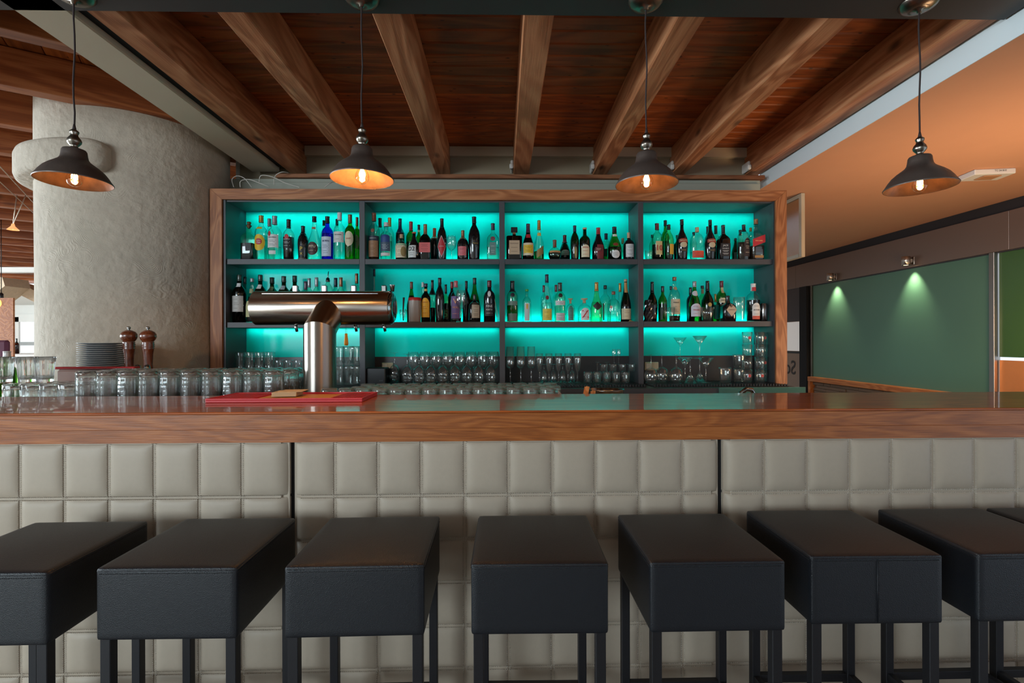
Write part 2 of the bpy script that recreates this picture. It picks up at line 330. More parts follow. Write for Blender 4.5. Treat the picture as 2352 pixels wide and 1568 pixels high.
# ceiling over the bar: boards are parts of the ceiling
ceil = struct(MB().box(-1.95, 2.02, -4, 3.72, E+1.475, E+1.52).build('ceiling_bar', m_blackslot))
yy = 1.2; pl = MB().box(-1.95, 1.95, 0, .0955, 0, .02, .006).mesh('plank')
while yy < 3.62:
    inst('plank', pl, w_plank, (0, yy, E+1.453), ceil); yy += .1
JX = [(-1.571, -1.456), (-1.082, -.976), (-.4955, -.387), (.0855, .203), (.682, .79), (1.270, 1.375), (1.84, 1.945)]
for i, (a, b) in enumerate(JX):
    t = MB().box(a, b, -1, 3.70, E+1.254, E+1.452, .004).build('ceiling_joist', w_joist)
    tag(t, '%s exposed pine joist over the bar, counting from the cream beam' % ORD[i], 'joist', 'exposed joists over the bar')
bm = MB().box(-1.82, -1.62, -4, 3.62, E+1.24, E+1.44, .006); struct(bm.build('beam_cream', m_cream))
struct(MB().box(-1.62, -1.573, -4, 3.6, E+1.27, E+1.45).build('beam_shadow_gap', m_blackslot))
struct(MB().box(-5.2, 1.95, 1.56, 1.873, E+1.24, E+1.60, .004).build('beam_dark_cross', m_darkbeam))
struct(MB().box(1.957, 1.961, -4, 3.7, E+1.15, E+1.475).build('trim_1', m_strip))
struct(MB().box(1.9612, 4.4, -4, 9, E+1.15, E+1.2).build('ceiling_right', m_orangec))
struct(MB().box(-1.95, 1.9, 3.70, 3.8, 0, E+1.475).build('wall_back', pbr('cream_wall', srgb(150, 136, 112), .8, var=.06)))
# board steps on the back wall between joists, batten and light gutter above the shelf
o = MB().box(-1.6, 1.95, 3.66, 3.70, E+1.38, E+1.45).build('trim_2', m_cream); struct(o)
z1, z2 = ZW(413, 3.6), ZW(404, 3.6)
struct(MB().box(XW(640, 3.6), XW(1752, 3.6), 3.56, 3.66, z1, z2, .003).build('trim_3', w_bat))
m_gut = pbr('gutter_paint', srgb(150, 152, 138), .6)
gt = MB(); gt.box(XW(532, 3.6), XW(1745, 3.6), 3.59, 3.66, ZW(422, 3.6), z1-.002); gt.box(XW(532, 3.6), XW(1742, 3.6), 3.565, 3.60, ZW(440, 3.6), ZW(423, 3.6), .003)
struct(gt.build('trim_4', m_gut))
# hangers at the right-hand joist ends
for i in (3, 4, 5, 6):
    a = JX[i][0]
    b = MB().box(a-.022, a-.001, 3.60, 3.70, E+1.262, E+1.33, .006); b.box(a-.03, a-.001, 3.58, 3.62, E+1.262, E+1.30, .008)
    tag(b.build('joist_bracket', m_white), 'white painted bracket at the wall end of the %s joist' % ORD[i], 'bracket', 'joist brackets')
# dining room side shell
wl = MB(); wl.box(-17.1, -17, -4, 15.5, 0, .6); wl.box(-17.1, -17, -4, 15.5, 2.85, 3.2); wl.box(-17.1, -17, -4, -1.5, .6, 2.85); wl.box(-17.1, -17, 11.2, 15.5, .6, 2.85)
struct(wl.build('wall_left', m_white))
wb = MB(); wb.box(-17, -6.4, -4.1, -4, 0, 3); wb.box(-2.8, 4.4, -4.1, -4, 0, 3); wb.box(-6.4, -2.8, -4.1, -4, 0, 1.15); wb.box(-6.4, -2.8, -4.1, -4, 2.85, 3)
struct(wb.build('wall_behind', m_white))
struct(MB().box(-17, -1.82, -4, 1.56, E+1.45, E+1.5).build('ceiling_front', m_graph))
struct(MB().box(-1.95, 2.02, -4, 1.2, E+1.45, E+1.47).build('ceiling_front_bar', m_graph))
struct(MB().box(-1.9, 4.4, 8.9, 9, 0, 3.2).build('wall_far', m_white))
struct(MB().box(-1.99, -1.951, 3.72, 15, 0, 3.2).build('wall_dining_side', m_white))

# slanting joists and boards of the dining room ceiling
HD = 1.35; jd = Vector((.853, .522, 0)); jn = Vector((-.522, .853, 0)); kx = -1.021
cl = struct(MB().box(-17, -1.83, 1.565, 12.6, E+HD+.235, E+HD+.25).build('ceiling_dining', w_joistL))
for n in range(-1, 22):
    Zn = HD*F*(.0013966+.000304*n)
    p = Vector((kx*Zn, Zn, 0)); xh = -1.83 if p.y+(-1.83-p.x)/jd.x*jd.y < 3.55 else -2.0
    tl = max((-14-p.x)/jd.x, (1.6-p.y)/jd.y); th2 = min((xh-p.x)/jd.x, (11.0-p.y)/jd.y)
    a = p+jd*tl; L_ = th2-tl
    me = MB().box(0, L_, 0, .088, 0, .205, .003).mesh('dining_joist')
    o = inst('ceiling_joist', me, w_joistL, (a.x, a.y, E+HD), rz=math.atan2(jd.y, jd.x))
    NM = ORD+['twenty-first', 'twenty-second', 'twenty-third']
    tag(o, '%s slanting dining room joist, counting back from the dark cross beam' % NM[n+1], 'joist', 'dining room joists')
sq = -7.5
while sq < 3.5:
    t0 = max((sq*.853+1.86)/.522, (1.6-.522*sq)/.853); t1 = (6.8-.522*sq)/.853; sq += .148
    if t1-t0 < .3: continue
    c = jd*sq+jn*t0
    inst('plank', MB().box(0, t1-t0, 0, .145, 0, .02, .003).mesh('plank'), w_plank, (c.x, c.y, E+HD+.21), cl, rz=math.atan2(jn.y, jn.x))

# ------------------------------------------------------------------ plastered column
cx, cy, cr = -2.43, 3.36, .52
prof = [(cr, 0)] + [(cr*(1+.004*math.sin(z*3)), z) for z in [i*.1 for i in range(1, 29)]] + [(cr, E+HD+.2)]
col = MB().lathe(prof, 72, ctr=(cx, cy, 0)).build('column', m_col); struct(col)
# the raised plaster band round its left front
bd = MB(); a0, a1 = math.radians(158), math.radians(291); n = 44
sec = []
for i in range(n+1):
    t = i/n; a = a0+(a1-a0)*t
    e = min(1, min(t, 1-t)*12); ee = math.sqrt(max(0, 1-(1-e)**2))
    R = cr+.004+.085*(.35+.65*ee); zc = E+1.055-.0*t; h = .088*(.62+.38*ee)
    ring = []
    for (rr, zz) in ((cr-.03, -h), (R-.03, -h), (R-.008, -h*.86), (R, -h*.6), (R, h*.6), (R-.008, h*.86), (R-.03, h), (cr-.03, h)):
        ring.append((cx+rr*math.cos(a), cy+rr*math.sin(a), zc+zz))
    sec += ring
f = []
for i in range(n):
    for k in range(7): f.append((i*8+k, i*8+k+1, (i+1)*8+k+1, (i+1)*8+k)[::-1])
f.append(tuple(range(8))); f.append(tuple(n*8+k for k in range(8))[::-1])
bd.add(sec, f, True); b = bd.build('plaster_band', m_col, col)

# ------------------------------------------------------------------ bar counter
X0, X1 = -2.75, 2.9
YF, YB, ZT, ZB = 1.663, 2.185, E-.234, E-.336
bt = thing('bar_counter', 'long oak bar counter with a glossy varnished top', 'bar counter', (0, YF, ZT))
MB().box(X0, X1, 0, YB-YF, -.008, 0, .003).build('varnished_top', w_bartop, bt)
MB().box(X0, X1, .003, .05, ZB-ZT+.0436, -.0085, .0003).build('front_board', w_bar, bt)
MB().box(X0, X1, .000, .05, ZB-ZT, ZB-ZT+.0435, .0003).build('front_board', w_bar, bt)
MB().box(X0, X1, .0505, YB-YF, ZB-ZT, -.0085).build('slab_core', w_bar, bt)
# carcass behind the pads
tag(MB().box(X0, X1, 1.702, 1.98, 0, ZB-.001).build('bar_carcass', m_graph), 'dark carcass of the bar behind the padded front', 'carcass')
tag(MB().box(X0, X1, 1.662, 1.70, 0, E-1.256, .002).build('kick_board', m_blackp), 'black kick board along the foot of the bar', 'kick board')

# ------------------------------------------------------------------ upholstered panels
YP = 1.672
seams = [[XW(p, YP) for p in (668, 555, 456, 353, 249, 147, 45)], [XW(p, YP) for p in (668, 768, 867, 966, 1066, 1166, 1267, 1366, 1466, 1566, 1656)], [XW(p, YP) for p in (1656, 1754, 1852, 1950, 2045, 2140, 2236, 2332)]]
while seams[0][-1] > -2.6: seams[0].append(seams[0][-1]-.151)
seams[0] = seams[0][::-1]; seams[0][-1] -= .004; seams[1][0] += .003; seams[1][-1] -= .004; seams[2][0] += .003
while seams[2][-1] < 2.75: seams[2].append(seams[2][-1]+.1475)
rows = [ZB-E-.0005, -.520, -.669, -.814, -.962, -1.107, -1.254]
padcache = {}
def padmesh(wd, ht, el, er):
    key = (round(wd, 3), round(ht, 3), el, er)
    if key in padcache: return padcache[key]
    n = 12; v = []; f = []; g = .0045
    def pos(t): return .5-.5*math.cos(PI*t)*(1-.0)
    for j in range(n+1):
        for i in range(n+1):
            u = pos(i/n)*2-1; vv = pos(j/n)*2-1
            hx = wd/2-g; hz = ht/2-g
            uu = abs(u)**7; v7 = abs(vv)**9
            d = .0085*(1-uu)*(1-v7)+.0025*(1-u*u)*(1-vv*vv)
            if el and u < -.2: d -= .016*((-u-.2)/.8)**4
            if er and u > .2: d -= .016*((u-.2)/.8)**4
            v.append((u*hx, -d, vv*hz))
    for j in range(n):
        for i in range(n): f.append((j*(n+1)+i, j*(n+1)+i+1, (j+1)*(n+1)+i+1, (j+1)*(n+1)+i))
    # turned-back rim
    m0 = len(v)
    ring = [i for i in range(n+1)] + [(j+1)*(n+1)-1 for j in range(1, n+1)] + [n*(n+1)+i for i in range(n-1, -1, -1)] + [j*(n+1) for j in range(n-1, 0, -1)]
    for k in ring: v.append((v[k][0], .020, v[k][2]))
    R = len(ring)
    for k in range(R): f.append((ring[k], m0+k, m0+(k+1) % R, ring[(k+1) % R]))
    me = MB().add(v, f, True).mesh('pad'); padcache[key] = me; return me
pdesc = ['taupe quilted panel of the bar front, the section under the pepper mills', 'taupe quilted panel of the bar front, the middle section', 'taupe quilted panel of the bar front, the section under the green glass wall']
for si, sx in enumerate(seams):
    t = thing('upholstered_panel', pdesc[si], 'padded panel', (0, YP, 0), 'padded panels of the bar front')
    bk = MB(); bk.box(sx[0]+.005, sx[0]+.03, .009, .016, E+rows[-1], E+rows[0]-.0004); bk.box(sx[-1]-.03, sx[-1]-.005, .009, .016, E+rows[-1], E+rows[0]-.0004); bk.box(sx[0]+.03, sx[-1]-.03, .0015, .016, E+rows[-1], E+rows[0]-.0004, .001).build('backing', m_pad, t)
    for i in range(len(sx)-1):
        for j in range(len(rows)-1):
            wd = sx[i+1]-sx[i]; ht = rows[j]-rows[j+1]
            me = padmesh(wd, ht, (i == 0), (i == len(sx)-2))
            o = inst('pad', me, m_pad, ((sx[i]+sx[i+1])/2, 0, E+(rows[j]+rows[j+1])/2), t, sc=(wd/(round(wd, 3) or 1), 1, 1))
    st = MB(); p = .0062; q = .0021
    def stitch(x, z, vert):
        a = (q*1.15, q*.75) if vert else (q*.75, q*1.15)
        sg = .0008
        v = [(x-a[0], -.0015, z-sg), (x-sg*.2, -.0015, z-a[1]), (x+a[0], -.0015, z+sg), (x+sg*.2, -.0015, z+a[1]), (x, -.0042, z)]
        st.add(v, [(0, 1, 4), (1, 2, 4), (2, 3, 4), (3, 0, 4)])
    for x in sx[1:-1]:
        z = rows[-1]+.003
        while z < rows[0]-.003:
            for dx in (-.0052, .0052): stitch(x+dx, E+z, True)
            z += p
    for zr in rows[1:-1]:
        x = sx[0]+.03
        while x < sx[-1]-.03:
            for dz in (-.0052, .0052): stitch(x, E+zr+dz, False)
            x += p
    stuff(st.build('stitching', m_stitch, t))

# ------------------------------------------------------------------ bar stools
SW, SD, SH = .341, .342, .177
def rbox(wd, dp, ht, r, dome, n=14):
    """soft box: rounded edges, crowned top"""
    b = MB(); 
    def ease(t): return .5-.5*math.cos(PI*t)
    T = [0]+[ease(i/n) for i in range(1, n)]+[1]
    def shape(p):
        x, y, z = p; hx, hy, hz = wd/2-r, dp/2-r, ht/2-r
        cxx = max(-hx, min(hx, x)); cyy = max(-hy, min(hy, y)); czz = max(-hz, min(hz, z))
        d = Vector((x-cxx, y-cyy, z-czz))
        if d.length > 1e-9: d = d.normalized()*r
        q = Vector((cxx, cyy, czz))+d
        if z > ht/2-1e-6: q.z += dome*(1-(2*x/wd)**2)*(1-(2*y/dp)**2)
        return q
    faces = []
    for ax in range(3):
        for sgn in (-1, 1):
            v = []
            for j in range(n+1):
                for i in range(n+1):
                    a = T[i]*2-1; c = T[j]*2-1; dims = [wd/2, dp/2, ht/2]
                    P = [0, 0, 0]; P[ax] = sgn*dims[ax]; P[(ax+1) % 3] = a*dims[(ax+1) % 3]; P[(ax+2) % 3] = c*dims[(ax+2) % 3]
                    v.append(shape(P))
            f = [(j*(n+1)+i, j*(n+1)+i+1, (j+1)*(n+1)+i+1, (j+1)*(n+1)+i)[::sgn] for j in range(n) for i in range(n)]
            b.add(v, f, True)
    return b
seat_me = rbox(SW, SD, SH, .0075, .007).mesh('seat')
top_z = SH
def ringpts(wd, dp, z, r=.008):
    pts = []
    for (cx_, cy_, a) in ((wd/2-r, dp/2-r, 0), (-wd/2+r, dp/2-r, 90), (-wd/2+r, -dp/2+r, 180), (wd/2-r, -dp/2+r, 270)):
        for k in range(5):
            t = math.radians(a+k*22.5); pts.append((cx_+r*math.cos(t), cy_+r*math.sin(t), z))
    return pts+[pts[0]]
pip = MB().tube(ringpts(SW-.0005, SD-.0005, SH/2-.0075, .010), .0017, 6, False).mesh('piping')
stb = MB(); x = -SW/2+.01
def st_box(b, x, y, z, hx, hy, hz): b.box(x-hx, x+hx, y-hy, y+hy, z-hz, z+hz)
while x < SW/2-.01:
    st_box(stb, x, -SD/2-.0003, SH/2-.0135, .0012, .0008, .0011); st_box(stb, x, SD/2+.0003, SH/2-.0135, .0012, .0008, .0011)
    st_box(stb, -SW/2-.0003, x, SH/2-.0135, .0008, .0012, .0011); st_box(stb, SW/2+.0003, x, SH/2-.0135, .0008, .0012, .0011); x += .0042
stb = stb.mesh('seat_stitching')
leg_h = E-.55-SH
leg_me = MB().box(-.0125, .0125, -.0125, .0125, .004, leg_h+.004, .0015).mesh('leg')
foot_me = MB().box(-.014, .014, -.014, .014, 0, .005, .001).mesh('foot_cap')
rail_x = MB().box(-SW/2+.03, SW/2-.03, -.0095, .0095, -.0125, .0125, .001).mesh('foot_rail')
rail_y = MB().box(-.0095, .0095, -SD/2+.03, SD/2-.03, -.0125, .0125, .001).mesh('foot_rail')
stools = [(-246, 1.20), (219, 1.217), (651, 1.217), (1083, 1.217), (1493, 1.217), (1865, 1.24), (2247, 1.243), (None, 1.245)]
sl = ['black leather bar stool cut off by the frame, under the stacked beer glasses', 'black leather bar stool in front of the plates and pepper mills', 'black leather bar stool in front of the beer tap', 'black leather bar stool in the middle of the row, seen straight on', 'black leather bar stool just right of the one seen straight on', 'black leather bar stool with a vertical seam down its front', 'black leather bar stool below the last pendant lamp, partly cut off', 'black leather bar stool with only a back corner showing at the frame edge']
for i, (px, yf) in enumerate(stools):
    if px is None: xl = at(2247, 1290, 1.24).x+.365
    elif i == 0: xl = at(105, 1305, yf).x-SW
    else: xl = at(px, 1290, yf).x
    t = thing('bar_stool', sl[i], 'stool', (xl+SW/2, yf+SD/2, 0), 'black leather bar stools', rz=math.radians([.4, -.3, .8, -.6, .2, -.4, .3, 0][i]))
    zc = leg_h+SH/2
    s_ = inst('seat', seat_me, m_leather, (0, 0, zc), t); inst('piping', pip, m_leather, (0, 0, 0), s_)
    q = inst('stitching', stb, m_thread, (0, 0, 0), s_); q['kind'] = 'stuff'
    if i == 5:
        MB().tube([(.0, -SD/2-.0005, -SH/2+.006), (.0, -SD/2-.0005, SH/2-.01)], .0016, 6).build('seam', m_leather, s_)
        b = MB(); z = -SH/2+.008
        while z < SH/2-.014: st_box(b, -.004, -SD/2-.0003, z, .0009, .0006, .0013); st_box(b, .004, -SD/2-.0003, z, .0009, .0006, .0013); z += .0045
        q = b.build('seam_stitching', m_thread, s_); q['kind'] = 'stuff'
    for a in (-1, 1):
        for c in (-1, 1):
            lg = inst('leg', leg_me, m_leg, (a*(SW/2-.018), c*(SD/2-.018), 0), t); inst('foot_cap', foot_me, m_blackp, (0, 0, 0), lg)
    for c in (-1, 1):
        inst('foot_rail', rail_x, m_leg, (0, c*(SD/2-.018), .27), t); inst('foot_rail', rail_y, m_leg, (c*(SW/2-.018), 0, .27), t)

# ------------------------------------------------------------------ pendant lamps
LY = 1.78
outer = [(.1105, -.001), (.112, .002), (.110, .005), (.104, .014), (.097, .026), (.086, .041), (.072, .054), (.056, .066), (.046, .074), (.040, .083), (.0375, .095), (.036, .109), (.033, .1145), (.026, .117), (.006, .1185)]
inner = [(.1100, 0)]+[(max(.004, r-.0022), z-.0022) for r, z in outer[2:]]
fin = [(.013, .116), (.0125, .122), (.010, .126), (.0145, .131), (.0205, .139), (.0215, .146), (.0185, .154), (.0125, .162), (.0105, .168), (.0135, .174), (.0140, .179), (.0115, .182), (.007, .186), (.003, .190), (.0005, .191)]
shade_me = MB().lathe(outer, 56).mesh('shade'); inner_me = MB().lathe(inner, 56).mesh('shade_lining'); fin_me = MB().lathe(fin, 32).mesh('finial')
bulbp = [(.0002, -.026), (.010, -.0245), (.018, -.0185), (.0232, -.009), (.0242, 0), (.0225, .010), (.0175, .020), (.0135, .030), (.0125, .040)]
bulb_me = MB().lathe([(r, z+.010) for r, z in bulbp], 28).mesh('bulb'); sock_me = MB().lathe([(.0005, .048), (.0155, .048), (.0165, .055), (.0165, .085), (.013, .116), (.0005, .116)], 24).mesh('socket')
fb = MB()
for k in range(4):
    a = k*PI/2; fb.tube([(.004*math.cos(a), .004*math.sin(a), .040), (.011*math.cos(a), .011*math.sin(a), .016), (.009*math.cos(a+.5), .009*math.sin(a+.5), .010), (.0055*math.cos(a+.8), .0055*math.sin(a+.8), .034)], .0007, 5)
fil_me = fb.mesh('filament')
m_fil = emit('glowing_filament', (1, .52, .18, 1), 60)
lamps = [(171, 418, .8, 'iron pendant lamp hanging in front of the plastered column'), (832, 412, 4.6, 'iron pendant lamp above the beer tap, its copper lining glowing most'), (1485, 424, .8, 'iron pendant lamp above the middle of the bar, between second and last lamp'), (2113, 431, .7, 'iron pendant lamp against the terracotta ceiling')]
for px, py, pw, lb in lamps:
    q = at(px, py, LY); t = thing('pendant_lamp', lb, 'lamp', (q.x, LY, q.z), 'iron pendant lamps over the bar')
    inst('shade', shade_me, m_shade, (0, 0, 0), t); inst('shade_lining', inner_me, m_shadein, (0, 0, 0), t); inst('finial', fin_me, m_pewter, (0, 0, 0), t)
    bl = inst('bulb', bulb_me, g_bulb, (0, 0, 0), t); inst('filament', fil_me, m_fil, (0, 0, 0), bl); inst('socket', sock_me, m_pewter, (0, 0, 0), t)
    H = E+1.24-q.z
    pts = [(.0025*math.sin(k*1.3+px), .0012*math.cos(k), .19+(H-.03-.19)*k/8) for k in range(9)]; pts[0] = (0, 0, .188); pts[-1] = (0, 0, H-.03)
    MB().tube(pts, .0028, 8).build('cord', m_cord, t)
    MB().tube([(0, 0, .186), (0, 0, .205)], [.0065, .003], 10).build('strain_relief', m_cord, t)
    cp = [(.0005, H-.036), (.008, H-.036), (.009, H-.028), (.03, H-.026), (.052, H-.017), (.063, H-.004), (.064, H)]
    MB().lathe(cp, 40).build('canopy', m_pewter, t)
    l = bpy.data.lights.new('bulb_light', 'POINT'); l.energy = 3.4*pw; l.color = (1, .50, .17); l.shadow_soft_size = .012
    lo = bpy.data.objects.new('bulb_light', l); C.objects.link(lo); lo.parent = t; lo.location = (0, 0, .022)

# ------------------------------------------------------------------ back shelf unit
YSF, YS, YSB = 3.25, 3.275, 3.53
xl, xr = XW(483, YSF), XW(1808, YSF)
xil, xir = XW(510, YSF), XW(1783, YSF)
ztop, zin = ZW(435, YSF), ZW(459, YSF)
zbar = E-.29
SU = thing('back_bar_shelf', 'wide back bar shelf unit with oak frame and teal lit compartments', 'shelf unit', (0, 0, 0))
def miter(name, pts, y0, y1, mat):
    v = [(x, y0, z) for x, z in pts]+[(x, y1, z) for x, z in pts]; n = len(pts)
    MB().add(v, [tuple(range(n)), tuple(range(n, 2*n))[::-1]]+[(i, i+n, (i+1) % n+n, (i+1) % n) for i in range(n)]).build(name, mat, SU)
g = .0012
miter('frame_rail', [(xl+g, ztop), (xil+g, zin), (xir-g, zin), (xr-g, ztop)], YSF, YSB+.03, w_frame)
miter('frame_post', [(xl, zbar), (xil, zbar), (xil, zin), (xl, ztop-.0)], YSF, YSB+.03, w_frameV)
miter('frame_post', [(xir, zbar), (xr, zbar), (xr, ztop), (xir, zin)], YSF, YSB+.03, w_frameV)
dv = [(XW(826, YS), XW(838.5, YS)), (XW(1147.5, YS), XW(1160, YS)), (XW(1466.5, YS), XW(1478.5, YS))]
for a, b in dv: MB().box(a, b, YS, YSB, zbar, zin-.0005, .0012).build('divider', m_graph, SU)
edges = [xil+.016]+[e for d in dv for e in d]+[xir-.008]
MB().box(xil+.0005, xil+.016, YS-.01, YSB, zbar, zin-.0005).build('side_lining', m_graph, SU)
MB().box(xir-.008, xir-.0005, YS-.01, YSB, zbar, zin-.0005).build('side_lining', m_graph, SU)
zs1, zs2 = ZW(594.5, YS), ZW(738.5, YS); th = .0355
zsp = ZW(818, YSB)
led = MATS.get('x') or emit('teal_led', (0, .85, .78, 1), 3.0)
for i in range(4):
    a, b = edges[2*i]+.0008, edges[2*i+1]-.0008
    MB().box(a, b, YS, YSB-.0005, zin-.010, zin-.0008).build('top_lining', m_graph, SU)
    for zt in (zs1, zs2):
        sh = MB().box(a, b, YS+.002, YSB-.045, zt-th, zt, .0012).build('shelf_board', m_graph, SU)
        zl = zt-th/2
        MB().box(a+.01, b-.01, YSB-.0445, YSB-.041, zl-.006, zl+.006).build('led_strip', led, sh)
    for (z0, z1) in ((zs1-th/2+.001, zin-.011), (zs2-th/2+.001, zs1-th/2), (zsp, zs2-th/2)):
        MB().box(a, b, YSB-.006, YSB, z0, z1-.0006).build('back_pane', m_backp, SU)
    MB().box(a, b, YSB-.008, YSB, zbar, zsp-.001).build('splash_panel', m_splash, SU)
    wd = b-a; xm = (a+b)/2
    def ledl(z, dz, pw, y=YSB-.034):
        o = area('led_light', (xm, y, z), (xm, y+abs(dz)*.45, z+dz), wd-.03, .006, pw, TEAL, 140)
        return o
    ledl(zin-.016, -.16, .72, YSB-.07); ledl(zs1-.002, .3, .80); ledl(zs2-.002, .3, .95); ledl(zs2-th+.002, -.25, .40); ledl(zs1-th+.002, -.25, .05)
# power strip, cables on top
zt = ztop+.001
t = thing('power_strip', 'black power strip lying on top of the shelf frame with cables', 'power strip', (XW(632, 3.4), 3.4, zt))
MB().box(-.045, .045, -.02, .02, 0, .022, .004).build('housing', m_blackp, t); MB().box(-.03, -.024, -.0205, -.0195, .009, .013).build('indicator', emit('led_green', (.2, 1, .3, 1), 2), t)
def cable(name, pts, r, mat, lb):
    P = [Vector(p) for p in pts]; out = []
    for i in range(len(P)-1):
        p0, p1, p2, p3 = P[max(i-1, 0)], P[i], P[i+1], P[min(i+2, len(P)-1)]
        for k in range(8):
            s = k/8; out.append(.5*((2*p1)+(-p0+p2)*s+(2*p0-5*p1+4*p2-p3)*s*s+(-p0+3*p1-3*p2+p3)*s**3))
    out.append(P[-1]); return tag(MB().tube(out, r, 6).build(name, mat), lb, 'cable', 'cables on the shelf top')
mc = pbr('white_cable', srgb(206, 200, 190), .5)
def A(px, py, Y=3.42): return at(px, py, Y)
cable('cable', [A(537, 430), A(533, 412), A(545, 404), A(562, 410), A(578, 430, 3.44)], .0026, mc, 'white cable looping highest at the corner of the shelf frame')
cable('cable', [A(552, 430, 3.36), A(553, 416, 3.36), A(572, 412, 3.38), A(600, 422, 3.38), A(618, 429, 3.4)], .0026, mc, 'white cable in a low loop running to the power strip')
cable('cable', [A(595, 418, 3.46), A(600, 403, 3.46), A(625, 406, 3.46), A(655, 420, 3.44), A(688, 430, 3.4)], .0026, mc, 'white cable arching over the power strip')
cable('cable', [A(629, 424, 3.48), A(632, 404, 3.5), A(648, 395, 3.5), A(662, 397, 3.54)], .0026, mc, 'white cable rising from the power strip to the joist')
cable('cable', [A(745, 430, 3.45), A(756, 422, 3.45), A(772, 414, 3.5), A(792, 412, 3.52)], .0026, mc, 'thin white cable beside the lamp above the beer tap')

# back bar worktop with cabinets
xwr = XW(1842, 3.0)
t = thing('back_bar_worktop', 'dark worktop of the back bar under the lit shelves', 'worktop', (0, 0, 0))
MB().box(-1.93, xwr, 2.99, 3.545, zbar-.045, zbar-.0006, .003).build('top_slab', m_graph, t)
tag(MB().box(-1.90, xwr-.03, 3.02, 3.55, 0, zbar-.046).build('back_bar_cabinet', m_graph), 'low dark cabinet carrying the back bar worktop', 'cabinet')
o = MB().box(XW(1652, 2.98), xwr+.01, 2.98, 2.989, zbar-.05, zbar+.006, .001).build('glass_edge_panel', thin('greenish_glass', (.35, .68, .6, 1), .5, 1.4, .05, .25)); tag(o, 'green tinted glass strip standing at the end of the back worktop', 'glass strip')
# rubber bar mats
for i, (pa, pb) in enumerate(((842, 1145), (1165, 1470), (1483, 1785))):
    xa, xb = edges[2*i+2]+(.006 if i else .14), edges[2*i+3]-.006; lb = ['black rubber mat under the wine goblets', 'black rubber mat under the champagne flutes', 'black rubber mat under the martini glasses'][i]
    t = thing('rubber_mat', lb, 'bar mat', ((xa+xb)/2, 3.25, zbar), 'rubber mats of the back bar')
    MB().box(xa-(xa+xb)/2, xb-(xa+xb)/2, -.17, .2, 0, .006, .002).build('base', m_blackp, t)
    b = MB(); x = xa-(xa+xb)/2+.008
    while x < xb-(xa+xb)/2-.008: b.box(x-.004, x+.004, -.1715, -.168, .001, .018, .001); b.box(x-.0045, x+.0045, -.168, .198, .006, .010); x += .018
    stuff(b.build('ribs', pbr('mat_rubber', srgb(34, 34, 38), .35), t))
zmat = zbar+.0105

# ------------------------------------------------------------------ writing
TXT = {}
def text_geo(s, size, bold=False):
    k = (s,)
    if k not in TXT:
        cu = bpy.data.curves.new('lettering', 'FONT'); cu.body = s; cu.size = 1; cu.align_x = 'CENTER'; cu.align_y = 'CENTER'; cu.resolution_u = 3
        cu.offset = .008
        ob = bpy.data.objects.new('tmp', cu); C.objects.link(ob); bpy.context.view_layer.update()
        dg = bpy.context.evaluated_depsgraph_get(); me = bpy.data.meshes.new_from_object(ob.evaluated_get(dg))
        vs = [(v.co.x, v.co.y) for v in me.vertices]; fs = [tuple(p.vertices) for p in me.polygons]
        bpy.data.objects.remove(ob); bpy.data.curves.remove(cu); bpy.data.meshes.remove(me)
        xs = [v[0] for v in vs]; ys = [v[1] for v in vs]; mx = (max(xs)+min(xs))/2; my = (max(ys)+min(ys))/2
        TXT[k] = ([(x-mx, y-my) for x, y in vs], fs, max(xs)-min(xs), max(ys)-min(ys))
    return TXT[k]
def put_text(b, s, width, hmax, fn):
    vs, fs, wd, ht = text_geo(s, 1); k = min(width/wd, hmax/ht)
    b.add([fn(x*k, y*k) for x, y in vs], fs)

# ------------------------------------------------------------------ bottles
GC = {'clear': (.80, .96, .93, 1), 'green': (.05, .50, .14, 1), 'dgreen': (.012, .13, .04, 1), 'olive': (.35, .62, .12, 1), 'blue': (.02, .12, .85, 1), 'brown': (.20, .06, .015, 1), 'aqua': (.45, .92, .80, 1), 'gclear': (.35, .95, .62, 1), 'black': None, 'purple': (.25, .10, .40, 1)}
LQ = {'amber': (.16, .055, .012, 1), 'dark': (.03, .012, .008, 1), 'green': (.04, .35, .08, 1), 'yel': (.42, .60, .08, 1), 'gold': (.45, .26, .05, 1), 'clear': (.72, .92, .90, 1), 'blue': (.01, .07, .75, 1)}
CAPC = {'black': (18, 19, 24), 'gold': (176, 134, 66), 'silver': (150, 152, 156), 'red': (150, 30, 38), 'navy': (24, 30, 58), 'bronze': (150, 104, 74), 'cork': (186, 150, 116), 'purple': (70, 48, 70), 'white': (205, 205, 205), 'green': (60, 160, 70), 'dgreen': (36, 52, 44), 'brown': (110, 58, 36), 'orange': (190, 76, 34), 'pink': (190, 92, 98), 'dred': (96, 22, 34)}
def capmat(c):
    if isinstance(c, str): return pbr('cap_'+c, srgb(*CAPC[c]), .3, metal=.5 if c in ('gold', 'silver', 'bronze') else 0, coat=.3)
def papermat(rgb): return pbr('paper_%d_%d_%d' % rgb, srgb(*rgb), .55)
